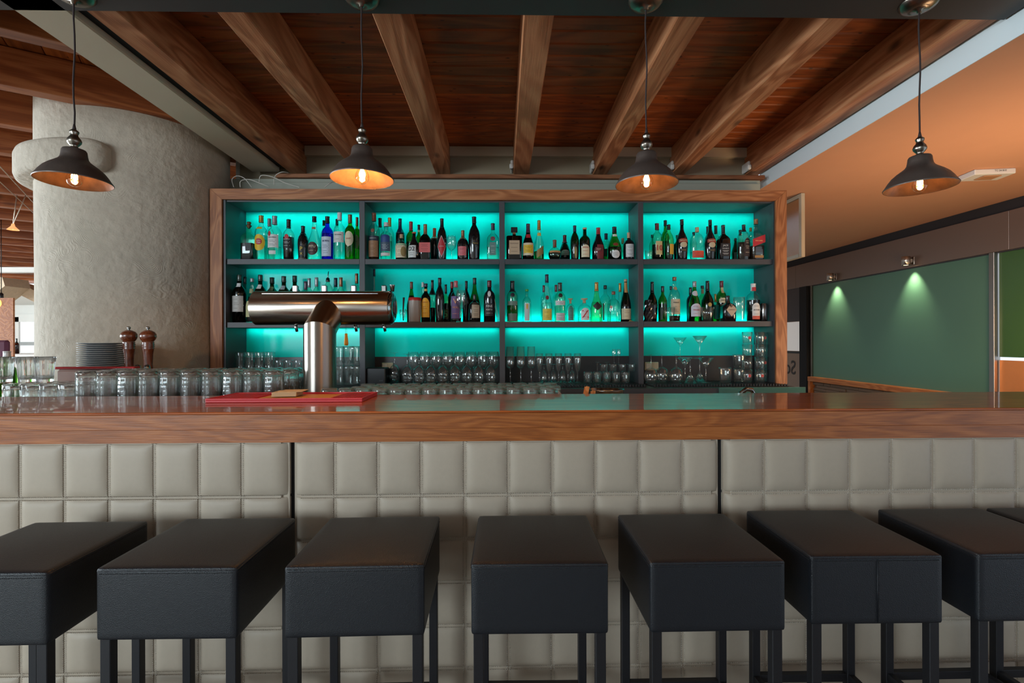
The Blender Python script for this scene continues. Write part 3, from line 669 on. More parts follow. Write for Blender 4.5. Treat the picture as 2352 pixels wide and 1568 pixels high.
SHAPES = {  # body profile: (radius share, height share)
 'std': [(.0, 0), (.92, 0), (1, .012), (1, .60), (.97, .64), (.85, .69), (.60, .735), (.40, .765), (.35, .80), (.34, .985)],
 'wine': [(.0, 0), (.94, 0), (1, .012), (1, .55), (.97, .60), (.82, .66), (.55, .72), (.38, .76), (.33, .80), (.32, .985)],
 'tall': [(.0, 0), (.86, 0), (.90, .012), (1, .48), (.98, .58), (.84, .68), (.55, .76), (.38, .80), (.34, .84), (.33, .985)],
 'slope': [(.0, 0), (.92, 0), (1, .012), (1, .36), (.93, .45), (.74, .56), (.52, .66), (.36, .76), (.30, .83), (.28, .985)],
 'cone': [(.0, 0), (.95, 0), (1, .012), (1, .36), (.90, .44), (.66, .54), (.46, .64), (.36, .74), (.30, .84), (.28, .985)],
 'belly': [(.0, 0), (.80, 0), (.84, .012), (.96, .30), (1, .42), (.90, .53), (.66, .62), (.42, .69), (.30, .76), (.26, .985)],
 'squat': [(.0, 0), (.94, 0), (1, .02), (1, .50), (.97, .58), (.84, .66), (.58, .72), (.36, .75), (.27, .79), (.26, .985)],
 'globe': [(.0, 0), (.55, 0), (.72, .03), (.92, .12), (1, .24), (.98, .36), (.82, .50), (.52, .58), (.27, .62), (.25, .66), (.25, .985)],
 'disa': [(.0, 0), (.97, 0), (1, .01), (1, .70), (.92, .725), (.4, .735), (.2, .75), (.2, .86), (.2, .99)],
 'sqr': [(.0, 0), (.97, 0), (1, .01), (1, .56), (.95, .60), (.72, .66), (.42, .71), (.30, .745), (.29, .985)],
 'flask': [(.0, 0), (.94, 0), (1, .02), (1, .50), (.98, .60), (.88, .70), (.62, .78), (.34, .82), (.24, .85), (.23, .985)]}
def rad(prof, R, H, z):
    p = [(r*R, h*H) for r, h in prof]
    for (ra, za), (rb, zb) in zip(p[1:], p[2:]):
        if za <= z <= zb: return ra+(rb-ra)*(z-za)/max(1e-6, zb-za)
    return p[-1][0]
def body_mat(g):
    return pbr('black_glass', srgb(16, 15, 17), .08, coat=.6) if g == 'black' else thin('bottle_glass_'+g, GC[g], .28, 1.1)
def bottle(px, ytop, wpx, shape, glass, liquid, lev, cap, caplen, labs, desc, shelf, Y=3.36, tilt=0, name='bottle', group=None, cat='bottle', capw=1.0):
    q = at(px, ytop, Y); base = shelf+.001; H = q.z-base; R = wpx*Y/F/2; q.x = clampx(q.x, R*1.02, Y)
    sq = 7 if shape in ('disa', 'sqr') else 0
    prof = SHAPES[shape]; seg = 32 if sq else 26; ky = .62 if shape in ('disa',) else (.6 if shape == 'flask' else 1)
    t = thing(name, desc, cat, (q.x, Y, base), group)
    P = [(max(.0004, r*R), h*H) for r, h in prof]
    hc = caplen*H; zc = H-hc
    Pn = [p for p in P if p[1] < zc]+[(rad(prof, R, H, zc), zc), (.0004, zc)]
    MB().lathe(Pn, seg, sq, ky=ky).build('glass_body', body_mat(glass), t)
    if liquid and lev > 0:
        th_ = .0018; zl = lev*H
        Pl = [(.0004, .004), (max(.001, P[1][0]-th_), .004)]+[(max(.0015, r-th_), z) for r, z in P[2:] if .004 < z < zl]+[(max(.0015, rad(prof, R, H, zl)-th_), zl), (.0004, zl)]
        if liquid in ('dark', 'amber') and lev > .3: lm = pbr('drink_'+liquid, srgb(*{'dark': (26, 14, 12), 'amber': (52, 26, 14)}[liquid]), .1)
        else: lm = thin('drink_'+liquid, LQ[liquid], .6, .2)
        MB().lathe(Pl, seg, sq, ky=ky).build('drink', lm, t)
    if cap:
        rc = (rad(prof, R, H, zc)+.0012)*capw
        if cap == 'square':
            MB().box(-.022, .022, -.011, .011, zc+.012, H, .002).build('cap', capmat('black'), t); MB().lathe([(rc, zc-.002), (rc*.9, zc+.0125)], 20).build('cap_collar', capmat('bronze'), t)
        elif cap == 'hat':
            MB().lathe([(.0005, H*.99), (.010, H*.985), (.014, H*.965), (.013, H*.94), (.010, H*.93), (.011, H*.905), (.017, H*.89), (.015, zc+.01), (.010, zc), (.009, zc-.004)], 20).build('cap', pbr('hat_cap', srgb(96, 72, 46), .4, metal=.4, var=.4, bump=(30, .2, 'noise', (1, 1, 1))), t)
        elif cap == 'tee':
            MB().lathe([(rc*.8, zc-.004), (rc*.85, H-.009), (rc*1.75, H-.008), (rc*1.75, H-.001), (.0005, H)], 20).build('cap', capmat('cork'), t)
        elif cap == 'pour':
            MB().lathe([(rc, zc-.002), (rc*1.1, zc+.004), (rc, zc+.012), (rc*.9, zc+.014), (rc*.9, zc+.022), (.004, zc+.026)], 16).build('pourer_collar', capmat('black'), t)
            MB().tube([(0, 0, zc+.02), (0, 0, zc+.035), (.006, -.003, H)], [.004, .0035, .0025], 8).build('spout', m_chrome, t)
        else:
            e = .0012
            cr_ = lambda z: (rad(prof, R, H, z)+.0012)*capw
            rn = cr_(H-.008)
            MB().lathe([(rc, zc-.001), (rc+e*.5, zc), (cr_(zc+.004)+e*.5, zc+.004), (cr_(zc+.005), zc+.005)]+[(cr_(z), z) for z in [zc+.005+(H-.013-zc)*k/6 for k in range(1, 6)]]+[(rn, H-.008), (rn+e*.6, H-.0075), (rn+e*.6, H-.001), (rn*.8, H), (.0005, H)], 18).build('cap', capmat(cap), t)
    for il, lb in enumerate(labs):
        lo_ = .0007+.0006*il
        kind, z0, z1, col, wd = lb[:5]; txt = lb[5] if len(lb) > 5 else None; tcol = lb[6] if len(lb) > 6 else (40, 30, 30); dx = lb[7] if len(lb) > 7 else 0
        za, zb = z0*H, z1*H
        def surf(x, z, off):
            Rz = rad(prof, R, H, max(.002, min(zc, z)))+off
            if sq: return (x, -Rz*ky*.995-.0004, z)
            a = x/max(Rz, .003); a = max(-1.5, min(1.5, a))
            return (Rz*math.sin(a), -Rz*math.cos(a)*ky, z)
        W = wd*R; nx, nz = 10, 6; b = MB(); v = []; f = []
        for j in range(nz+1):
            for i in range(nx+1):
                u = i/nx*2-1; s_ = j/nz*2-1
                if kind == 'oval':
                    d = math.sqrt(max(u*u+s_*s_-u*u*s_*s_, 1e-9)) ; m_ = max(abs(u), abs(s_)); k_ = m_/math.hypot(u, s_) if m_ > 0 else 0; uu, ss = u*k_, s_*k_
                elif kind == 'diam':
                    m_ = abs(u)+abs(s_); k_ = max(abs(u), abs(s_))/m_ if m_ > 0 else 0; uu, ss = u*k_, s_*k_
                elif kind == 'arch': uu = u; ss = s_ if s_ < 0 else s_*(math.sqrt(max(0, 1-.75*u*u)))
                elif kind == 'slant': uu = u; ss = s_*.62+u*.38
                else: uu, ss = u, s_
                z = (za+zb)/2+ss*(zb-za)/2; v.append(surf(dx*R+uu*W, z, lo_))
        for j in range(nz):
            for i in range(nx): f.append((j*(nx+1)+i, j*(nx+1)+i+1, (j+1)*(nx+1)+i+1, (j+1)*(nx+1)+i))
        lo = b.add(v, f, True).build('paper_label', papermat(col), t)
        if txt:
            tb = MB(); lines = txt.split('|'); hh = (zb-za)*(.62 if kind in ('oval', 'diam') else .84)/len(lines)
            for li, s_ in enumerate(lines):
                if not s_.strip(): continue
                if s_.startswith('~'):
                    zz = (za+zb)/2+hh*(len(lines)-1)/2-li*hh; nl = len(s_)
                    for q_ in range(nl):
                        z_ = zz+hh*.35-hh*.7*(q_+.5)/nl; hw_ = W*(.62 if q_ % 2 == 0 else .45); t_ = min(hh*.09, .0009); pts_ = [-hw_, -hw_*.35, hw_*.2, hw_]
                        vv = []
                        for xx in pts_: vv += [surf(dx*R+xx, z_-t_, lo_+.0006), surf(dx*R+xx, z_+t_, lo_+.0006)]
                        tb.add(vv, [(0, 2, 3, 1), (2, 4, 5, 3), (4, 6, 7, 5)])
                    continue
                zc_ = (za+zb)/2+hh*(len(lines)-1)/2-li*hh
                of = lo_+.0005+(0 if sq else min(hh*.35, W*.5)**2/(2*max(R, .01)))
                put_text(tb, s_, min(1.45*R, 2*W)*(.80 if kind not in ('diam', 'oval') else .66), hh*.82, lambda x, y: surf(dx*R+x, zc_+y, of))
            tb.build('lettering', papermat(tcol), lo)
    return t
def clampx(x, R, Y):
    if Y > 3.2 and Y < 3.6:
        for i in range(4):
            a, b = edges[2*i], edges[2*i+1]
            if a-.03 < x < b+.03: return max(a+R+.003, min(b-R-.003, x))
    return x
FR, BK = 3.345, 3.435
G1 = 'bottles on the upper lit shelf'; G2 = 'bottles on the lower lit shelf'
CR = (214, 200, 170); WH = (206, 206, 204); BL = (22, 22, 26); RD = (176, 36, 44); YE = (214, 176, 40)
def r1(*a, **k): bottle(*a, shelf=zs1, group=G1, **k)
def r2(*a, **k): bottle(*a, shelf=zs2, group=G2, **k)
# px, ytop, width, shape, glass, liquid, level, cap, caplen, labels, description
r1(572, 508, 29, 'sqr', 'aqua', 'dark', .42, 'hat', .17, [('rect', .22, .42, BL, .42, None, BL, .35)], 'greenish tequila bottle with a brown hat shaped stopper', Y=FR)
r1(600, 495, 27, 'std', 'clear', 'clear', .55, 'gold', .15, [('oval', .20, .56, YE, 1.05), ('oval', .33, .47, RD, .55, 'Havana|Club', WH), ('arch', .68, .73, YE, .5)], 'clear rum bottle with gold cap and a yellow oval label', Y=FR)
r1(619, 502, 22, 'std', 'clear', 'clear', .5, 'silver', .17, [], 'clear bottle with grey cap hidden behind the white labelled rum', Y=BK)
r1(631, 496, 29, 'std', 'clear', 'clear', .30, 'silver', .19, [('rect', .27, .56, WH, .95, 'BACARDI|~~|~~', (40, 50, 70)), ('oval', .52, .64, RD, .26, None, RD, -.45), ('rect', .12, .20, WH, .55)], 'clear rum bottle with silver cap and white label', Y=FR)
r1(663, 504, 24, 'std', 'clear', 'dark', .56, 'black', .21, [('rect', .28, .56, BL, 1.0, 'BACARDI|~~|~', WH), ('oval', .50, .62, RD, .40)], 'rum bottle with black label, standing alone beside the dark sherry bottle', Y=FR)
r1(696, 519, 23, 'tall', 'black', None, 0, 'black', .24, [('rect', .08, .42, BL, .30, 'P|X', YE), ('rect', .0, .06, (90, 84, 74), .9)], 'small black shouldered bottle with long black neck foil and gold writing', Y=FR)
r1(722, 497, 30, 'cone', 'clear', 'clear', .3, 'black', .12, [('oval', .10, .40, (60, 34, 30), .85, 'PITU|~', CR), ('rect', .70, .75, (150, 96, 64), .32)], 'clear long-necked bottle with a round dark brown label', Y=FR)
r1(744, 506, 16, 'std', 'clear', None, 0, 'black', .12, [], 'slim dark capped bottle behind the blue gin', Y=BK)
r1(752, 497, 26, 'std', 'blue', 'blue', .6, 'black', .15, [('rect', .08, .52, (190, 200, 216), .95, 'BORN|~~~|~~', (30, 40, 90))], 'bright blue bottle with pale label and black cap', Y=FR)
r1(774, 503, 16, 'std', 'clear', None, 0, 'black', .14, [], 'black capped bottle behind the clear anise liqueur', Y=BK)
r1(780, 488, 26, 'std', 'clear', 'clear', .40, 'white', .16, [('rect', .36, .58, WH, 1.05, 'MOLINARI|~', (40, 34, 34))], 'tall clear liqueur bottle with white banner label', Y=FR)
r1(804, 493, 24, 'std', 'olive', 'yel', .74, 'bronze', .18, [('oval', .30, .62, CR, .92, 'LILLET', RD)], 'yellow green aperitif bottle with cream oval label, fully visible', Y=FR)
r1(820, 499, 16, 'std', 'olive', 'yel', .74, 'bronze', .18, [('oval', .30, .60, CR, .9, 'LILLET', RD)], 'yellow green aperitif bottle half hidden by the first divider', Y=BK)
r1(859, 489, 26, 'std', 'clear', 'amber', .50, 'brown', .17, [('rect', .40, .50, (30, 40, 60), 1.1, 'RAMAZZOTTI', WH), ('rect', .06, .40, (150, 110, 78), 1.0, '~|~~~|~~', (90, 50, 30)), ('oval', .57, .65, (120, 60, 40), .3)], 'bitter bottle with rust brown cap and tan label', Y=FR)
r1(873, 501, 20, 'std', 'clear', None, 0, 'dgreen', .20, [], 'bottle with tall dark green cap behind the tan labelled bitter', Y=BK)
r1(895, 500, 20, 'std', 'clear', None, 0, 'gold', .19, [], 'bottle with tall gold cap behind the blue script gin', Y=BK)
r1(887, 511, 27, 'std', 'clear', 'clear', .5, 'white', .10, [('arch', .46, .66, (30, 60, 120), .85), ('rect', .10, .18, WH, .85), ('rect', .22, .46, (60, 80, 100), .9, '~~~~', WH)], 'clear gin bottle with white cap and deep blue upper label', Y=FR)
r1(919, 502, 20, 'std', 'black', None, 0, 'navy', .34, [], 'dark bottle with very long navy neck foil', Y=BK)
r1(922, 538, 27, 'squat', 'aqua', 'gold', .3, 'cork', .15, [('rect', .08, .62, CR, 1.2, '~~|~~|~~', (50, 40, 40)), ('oval', .12, .50, (150, 124, 76), .5, None, BL, .55)], 'short corked bottle wrapped in a wide cream label', Y=FR)
r1(944, 509, 22, 'std', 'green', 'green', .5, 'red', .22, [], 'green bottle with glossy red cap on the upper shelf', Y=BK)
r1(962, 516, 16, 'wine', 'green', 'green', .5, 'black', .13, [('rect', .80, .86, (150, 160, 130), .40)], 'green bottle with black cap behind the black sloping bottle', Y=BK-.0)
r1(951, 533, 28, 'slope', 'black', None, 0, 'orange', .05, [('rect', .06, .50, WH, .75, 'D2|~~', (40, 40, 40), -.3)], 'black sloping bottle with a small orange top and white label', Y=FR-.02)
r1(977, 515, 25, 'sqr', 'brown', 'dark', .58, 'bronze', .28, [('rect', .20, .47, (204, 92, 92), 1.0, '~~~|~~', (120, 40, 46))], 'square dark bottle with a coral red label and copper foil', Y=FR)
r1(998, 524, 20, 'std', 'black', None, 0, 'orange', .32, [], 'dark bottle with long orange neck foil behind the coral labelled bottle', Y=BK)
r1(1015, 502, 22, 'tall', 'black', None, 0, 'black', .22, [('diam', .06, .58, WH, 1.0), ('diam', .08, .56, RD, .92, 'BELSAZAR', WH)], 'tall black bottle with a large red diamond label', Y=FR)
r1(1063, 529, 26, 'squat', 'black', None, 0, 'bronze', .28, [('rect', .14, .44, (204, 104, 110), .80, '~~~|~~', (120, 50, 60), -.1)], 'short black bottle with pink label and bronze cap', Y=FR)
r1(1089, 498, 27, 'tall', 'black', None, 0, 'black', .14, [('rect', .345, .41, BL, .55, 'Rossini', (170, 140, 60), .3), ('rect', .86, .875, (190, 160, 80), .33)], 'tallest plain black bottle of the second compartment, gold ringed neck', Y=FR)
r1(1133, 513, 27, 'sqr', 'clear', 'clear', .35, 'purple', .17, [('oval', .50, .62, (120, 60, 70), .4), ('rect', .12, .46, (96, 128, 122), .5, '~|~~', WH)], 'square engraved clear bottle with plum coloured cap beside the divider', Y=FR)
r1(1181, 522, 36, 'disa', 'brown', 'amber', .68, 'square', .21, [('rect', .16, .58, (186, 160, 132), .66, 'DISARONNO|~|~', (70, 44, 34))], 'square amber liqueur bottle with a big black cube stopper', Y=FR)
r1(1213, 514, 27, 'slope', 'brown', 'dark', .6, 'purple', .24, [('rect', .12, .46, CR, 1.05), ('rect', .18, .40, YE, .85, '~~|~~', (60, 50, 20)), ('rect', .60, .70, RD, .42)], 'brandy bottle with yellow label and red neck seal', Y=FR)
r1(1238, 506, 23, 'cone', 'clear', 'gold', .22, 'gold', .23, [('slant', .05, .36, (140, 112, 56), .7, None, BL, .25), ('rect', .60, .68, (210, 170, 70), .38)], 'slender clear grappa bottle with gold neck and gilded label', Y=FR)
r1(1274, 551, 30, 'globe', 'aqua', 'dark', .38, 'brown', .36, [('rect', .33, .43, (190, 140, 90), .95, '~', (80, 40, 30))], 'round ball shaped dark bottle with tan band', Y=FR-.02)
r1(1297, 540, 26, 'slope', 'brown', 'dark', .6, 'dred', .28, [('arch', .24, .44, (130, 122, 110), .75, '~~', BL)], 'brown tapering bottle behind the ball shaped bottle', Y=BK)
r1(1320, 518, 20, 'tall', 'dgreen', 'dark', .45, 'navy', .17, [('oval', .04, .38, (150, 130, 80), .30, None, BL, .1)], 'thin dark green bottle with blue black neck and gold emblem', Y=FR)
r1(1343, 523, 25, 'std', 'dgreen', 'dark', .58, 'cork', .05, [('arch', .08, .46, CR, .82, 'HEERING|~|~', RD)], 'dark green cherry liqueur bottle with cream arched label', Y=FR)
r1(1374, 523, 29, 'slope', 'black', None, 0, 'red', .20, [('rect', .02, .46, (110, 26, 34), .55, None, BL, .2), ('rect', .25, .38, (90, 20, 28), .55, '~~', CR, -.1)], 'wide shouldered black bottle with red cap and crimson front', Y=FR)
r1(1392, 536, 20, 'std', 'aqua', 'green', .45, 'navy', .20, [('rect', .2, .45, (16, 60, 50), .8)], 'aqua bottle with navy cap behind the green monastery liqueur', Y=BK)
r1(1411, 521, 32, 'slope', 'green', 'dark', .38, 'black', .18, [('oval', .04, .28, WH, .60, '~~', (70, 70, 70)), ('rect', .70, .77, WH, .35), ('oval', .40, .50, (120, 50, 30), .4)], 'green liqueur bottle with a round white label low on its front', Y=FR)
r1(1430, 547, 16, 'std', 'aqua', None, 0, 'cork', .22, [], 'small corked bottle peeking out beside the white labelled amaro', Y=BK)
r1(1444, 534, 26, 'squat', 'black', None, 0, 'cork', .20, [('rect', .10, .56, WH, .78, '~~|~~|~~', (90, 90, 90))], 'small black bottle with cork and tall white label', Y=FR)
r1(1509, 513, 24, 'std', 'aqua', 'dark', .42, 'dred', .17, [('rect', .14, .50, (196, 180, 128), .75, '10', RD, .25)], 'malt whisky bottle with red cap and a big red 10', Y=FR)
r1(1528, 506, 20, 'wine', 'green', 'green', .5, 'black', .13, [], 'green bottle with black foil behind the number 10 whisky', Y=BK)
r1(1536, 516, 22, 'tall', 'gclear', 'dark', .34, 'black', .13, [('rect', .16, .44, (206, 160, 50), .6, None, BL, .5)], 'green tinted bottle with an orange yellow side label', Y=FR)
r1(1498, 539, 14, 'std', 'aqua', None, 0, 'black', .10, [], 'small black capped bottle behind the number 10 whisky', Y=BK)
r1(1556, 540, 18, 'std', 'black', None, 0, 'black', .10, [], 'small dark bottle peeking out beside the first cream liqueur', Y=BK)
cream = [('arch', .42, .52, (150, 60, 44), .85, 'BAILEYS', CR), ('oval', .30, .43, (186, 170, 140), .62), ('rect', .20, .27, (20, 16, 18), .7, '~~', (150, 130, 90))]
r1(1566, 504, 27, 'belly', 'black', None, 0, 'black', .13, cream, 'black cream liqueur bottle with scenic label, beside the orange banded flask', Y=FR)
r1(1593, 533, 14, 'std', 'clear', None, 0, 'black', .10, [], 'small black capped bottle behind the clear flask', Y=BK)
r1(1601, 522, 32, 'flask', 'clear', 'clear', .25, 'cork', .14, [('rect', .07, .28, (206, 74, 50), .95, '~~', (120, 30, 20))], 'clear rounded flask with an orange red band near the bottom', Y=FR)
r1(1631, 505, 26, 'belly', 'black', None, 0, 'black', .13, cream, 'black cream liqueur bottle with scenic label, beside the square whiskey', Y=FR)
r1(1625, 520, 14, 'std', 'black', None, 0, 'black', .2, [], 'dark bottle hidden behind the second cream liqueur', Y=BK)
r1(1644, 518, 18, 'std', 'aqua', 'dark', .4, 'dgreen', .22, [], 'bottle with dark green foil between cream liqueur and square whiskey', Y=BK)
r1(1661, 517, 25, 'sqr', 'brown', 'dark', .55, 'black', .25, [('rect', .10, .46, BL, .9, "JACK|DANIEL'S|~~|~~", WH)], 'square black labelled whiskey bottle with black neck', Y=FR)
r1(1689, 547, 18, 'slope', 'dgreen', None, 0, 'dgreen', .1, [('rect', .1, .4, (40, 60, 50), .8)], 'dark green bottle furthest back near the black labelled whisky', Y=BK)
r1(1700, 528, 16, 'std', 'aqua', None, 0, 'dgreen', .16, [], 'pale bottle with green cap behind the arched label whisky', Y=BK)
r1(1708, 516, 30, 'flask', 'clear', 'amber', .50, 'black', .18, [('arch', .10, .62, (44, 30, 32), .55, '~~|~~|~', CR, .35)], 'whisky bottle with dark arched label and black cap', Y=FR)
r1(1724, 523, 14, 'std', 'clear', None, 0, 'gold', .10, [], 'bottle with brass cap behind the slanted label whisky', Y=BK)
r1(1736, 503, 29, 'sqr', 'clear', 'amber', .34, 'bronze', .12, [('slant', .30, .60, RD, 1.0, 'RED LABEL', (230, 180, 120)), ('rect', .04, .10, (160, 120, 70), .7)], 'square scotch bottle with a slanted red label at the end of the shelf', Y=FR)
# lower shelf
r2(542, 631, 30, 'std', 'dgreen', 'dark', .55, 'dgreen', .13, [('rect', .22, .55, (176, 172, 168), .98, '~|~~|~', (80, 80, 60)), ('rect', .74, .82, WH, .36)], 'bitter bottle with big pale label standing first on the lower shelf', Y=FR)
r2(563, 636, 16, 'std', 'aqua', 'clear', .45, 'black', .14, [], 'narrow clear bottle between the two bitters on the lower shelf', Y=BK)
r2(579, 639, 26, 'cone', 'clear', 'dark', .58, 'silver', .08, [('rect', .12, .48, (190, 186, 140), .9), ('rect', .66, .76, (140, 148, 110), .4)], 'dark drink bottle with cream green label touching the tap cylinder', Y=FR)
tops = [(598, 631, 'dgreen', 'white neck band, highest left of the tap'), (625, 637, 'dgreen', 'green neck band, above the tap slot'), (652, 634, 'dgreen', 'grey neck band, beside the first tap knob'), (677, 633, 'dgreen', 'slim neck, behind the first tap knob'), (702, 646, 'purple', 'low plum cap'), (710, 639, 'silver', 'first tall silver cap'), (727, 637, 'silver', 'second tall silver cap'), (771, 638, 'navy', 'navy cap'), (783, 637, 'bronze', 'bronze cap beside the navy one')]
for k, (px, yt, cp, ds) in enumerate(tops):
    r2(px, yt, 20 if k > 3 else 26, 'std', 'aqua' if k > 3 else 'dgreen', 'clear' if k > 3 else 'dark', .5, cp, .2 if k > 3 else .13, [('rect', .70, .79, [WH, (150, 160, 120), (150, 160, 166), (90, 100, 90)][k], .4)] if k < 4 else [], 'bottle behind the tap cylinder, '+ds, Y=[FR, BK][k % 2])
r2(753, 623, 22, 'std', 'aqua', 'clear', .4, 'pour', .20, [], 'bottle with steel pouring spout behind the tap cylinder', Y=FR)
r2(819, 628, 18, 'std', 'aqua', 'clear', .4, 'bronze', .2, [], 'bottle behind the tap cylinder, tan cap next to the first divider', Y=FR)
r2(859, 618, 15, 'cone', 'clear', 'clear', .2, 'navy', .13, [], 'very tall slim clear bottle with navy cap reaching the upper shelf', Y=BK-.02)
r2(945, 647, 22, 'slope', 'green', 'dark', .66, 'brown', .17, [], 'green bottle with rust cap behind the red lidded tub', Y=BK)
r2(971, 648, 18, 'cone', 'clear', None, 0, 'white', .12, [], 'clear bottle with white crown cap behind the yellow labelled coffee liqueur', Y=BK)
r2(978, 651, 22, 'std', 'brown', 'dark', .6, 'navy', .09, [('arch', .12, .62, (226, 170, 40), .95, 'KAHLUA|~~|~', (150, 40, 30)), ('rect', .80, .86, (200, 160, 90), .4)], 'coffee liqueur bottle with an orange yellow arched label', Y=FR)
r2(993, 643, 16, 'std', 'aqua', 'dark', .35, 'black', .34, [], 'bottle with very long black neck behind the coffee liqueur', Y=BK)
r2(1010, 638, 21, 'tall', 'black', None, 0, 'black', .14, [('rect', .875, .89, (190, 160, 80), .34)], 'slim tall black bottle with gold ring on the lower shelf', Y=FR)
r2(1024, 653, 16, 'sqr', 'gclear', 'dark', .5, 'black', .24, [('rect', .1, .35, (14, 60, 34), .8, '5', (60, 170, 100))], 'dark green bottle marked 5 on the lower shelf', Y=BK)
r2(1038, 647, 20, 'wine', 'black', None, 0, 'red', .16, [], 'dark wine bottle with red foil behind the violet labelled one', Y=BK)
r2(1047, 645, 24, 'std', 'clear', 'dark', .1, 'pink', .15, [('rect', .08, .62, (104, 80, 134), .95, 'V|VIOLI|~', (226, 160, 120))], 'bottle with violet label and pink metal cap', Y=FR)
r2(1071, 645, 17, 'wine', 'black', None, 0, 'black', .18, [], 'dark bottle with black foil behind the empty wine glass', Y=BK)
r2(1090, 638, 26, 'slope', 'green', 'green', .5, 'dgreen', .14, [], 'bright green bottle behind the small cream labelled jar bottle', Y=BK)
r2(1090, 676, 27, 'squat', 'black', None, 0, 'black', .2, [('rect', .14, .68, (176, 166, 146), .72, '~~|~~|~~', (80, 76, 70), .3)], 'short dark bottle with a blank cream label', Y=FR)
r2(1123, 648, 24, 'wine', 'green', 'green', .5, 'green', .1, [], 'green bottle behind the black port bottle', Y=BK)
r2(1124, 644, 26, 'std', 'black', None, 0, 'dred', .16, [('oval', .60, .74, WH, .30), ('rect', .14, .44, BL, .9, 'FINE|PORTO|~', WH)], 'black port bottle with wine red cap and white print', Y=FR)
r2(1177, 645, 26, 'std', 'aqua', 'green', .40, 'black', .26, [('oval', .60, .70, (26, 20, 36), .38), ('rect', .40, .50, (96, 120, 112), .95), ('rect', .02, .20, (90, 108, 98), .85)], 'clear bottle with black neck and dark round seal, first in the third compartment', Y=FR)
r2(1210, 664, 20, 'std', 'clear', None, 0, 'green', .06, [('rect', .03, .56, (180, 196, 200), .62), ('oval', .38, .55, (206, 160, 60), .22)], 'slim clear bottle with green cap and a pale label with yellow glass', Y=FR)
r2(1249, 655, 14, 'std', 'clear', None, 0, 'dred', .18, [], 'bottle with wine red foil behind the long cone necked bottle', Y=BK)
r2(1256, 630, 25, 'cone', 'clear', 'clear', .40, 'navy', .17, [('rect', .03, .27, (196, 180, 70), .95, '~|~~', (90, 80, 30)), ('oval', .46, .55, (110, 24, 40), .32)], 'tall cone necked bottle with yellow green label', Y=FR)
r2(1277, 654, 16, 'std', 'clear', None, 0, 'dred', .18, [], 'bottle with wine red foil behind the double white labelled bottle', Y=BK)
r2(1286, 649, 26, 'std', 'aqua', 'clear', .4, 'dgreen', .21, [('rect', .42, .53, (190, 194, 196), .98, '~~', (60, 60, 60)), ('rect', .02, .22, (176, 182, 186), .85, '~|~~', (80, 80, 80)), ('oval', .61, .72, (40, 34, 30), .38)], 'clear bottle with two white labels and a dark seal', Y=FR)
r2(1310, 685, 21, 'squat', 'clear', 'clear', .3, 'tee', .2, [('arch', .05, .68, (60, 120, 110), .62, '~~|~~', (20, 60, 60))], 'small clear bottle with flat stopper and green arched label', Y=FR)
r2(1342, 685, 30, 'squat', 'clear', 'clear', .2, 'tee', .18, [('arch', .06, .58, (196, 196, 198), .66, 'Z', RD)], 'squat clear bottle with a red letter Z on a white label', Y=FR)
r2(1370, 648, 27, 'cone', 'gclear', 'clear', .5, 'gold', .22, [('diam', .28, .50, (24, 18, 22), .85)], 'green tinted cone bottle with gold neck and black diamond label', Y=FR)
r2(1390, 655, 26, 'squat', 'clear', 'clear', .5, 'dgreen', .10, [('rect', .05, .50, (150, 60, 50), .12, None, BL, -.5)], 'large clear bottle behind the round shouldered gin', Y=BK)
r2(1409, 669, 29, 'squat', 'clear', 'clear', .25, 'brown', .10, [('oval', .42, .52, (160, 120, 100), .22, None, BL, -.6)], 'round shouldered clear gin bottle with dark wooden stopper', Y=FR)
r2(1424, 650, 18, 'cone', 'clear', None, 0, 'gold', .22, [], 'clear bottle with gold neck behind the sparkling wine', Y=BK)
r2(1437, 641, 24, 'slope', 'dgreen', 'dark', .5, 'cork', .06, [('rect', .05, .30, (190, 178, 146), 1.1, '~~|~', (110, 70, 60)), ('rect', .68, .92, (180, 130, 70), .36)], 'sparkling wine bottle with gold foil neck and cream label', Y=FR)
r2(1498, 647, 24, 'belly', 'dgreen', 'dark', .4, 'black', .27, [('rect', .08, .18, (70, 40, 30), .7)], 'dark green brandy bottle behind the crumpled black bag', Y=FR+.03)
r2(1522, 657, 20, 'wine', 'green', 'green', .5, 'black', .16, [('rect', .05, .4, (16, 40, 30), .3, None, BL, -.6)], 'plain bright green bottle beside the brandy with a long cream label', Y=FR+.02)
r2(1541, 657, 14, 'std', 'clear', None, 0, 'black', .1, [], 'small black capped bottle behind the brandy with cream label', Y=BK)
r2(1549, 636, 25, 'wine', 'clear', 'amber', .13, 'bronze', .08, [('rect', .16, .50, (190, 178, 150), .98, 'Asbach|~|~~', (50, 40, 40)), ('oval', .70, .78, (170, 150, 120), .4)], 'brandy bottle with long cream label and old fashioned lettering', Y=FR+.02)
r2(1586, 660, 18, 'std', 'black', None, 0, 'black', .2, [], 'dark bottle hidden behind the green mineral water bottle', Y=BK)
r2(1595, 646, 27, 'slope', 'green', 'clear', .3, 'silver', .14, [('arch', .12, .44, (196, 196, 206), .95, '~|PANNA|~', RD), ('oval', .63, .76, (190, 190, 196), .6)], 'green mineral water bottle with two white labels', Y=FR)
r2(1613, 656, 18, 'std', 'gclear', 'dark', .4, 'black', .08, [('rect', .78, .90, (120, 104, 80), .42)], 'bottle with tan neck label between mineral water and cognac', Y=BK)
r2(1625, 645, 28, 'belly', 'dgreen', 'green', .3, 'black', .24, [('oval', .36, .46, (170, 140, 70), .3)], 'green cognac bottle with black neck behind the small tumbler', Y=FR+.035)
r2(1643, 675, 16, 'squat', 'aqua', 'green', .5, 'gold', .28, [('rect', .1, .6, (20, 120, 110), .9)], 'small teal bottle with gold screw cap', Y=BK)
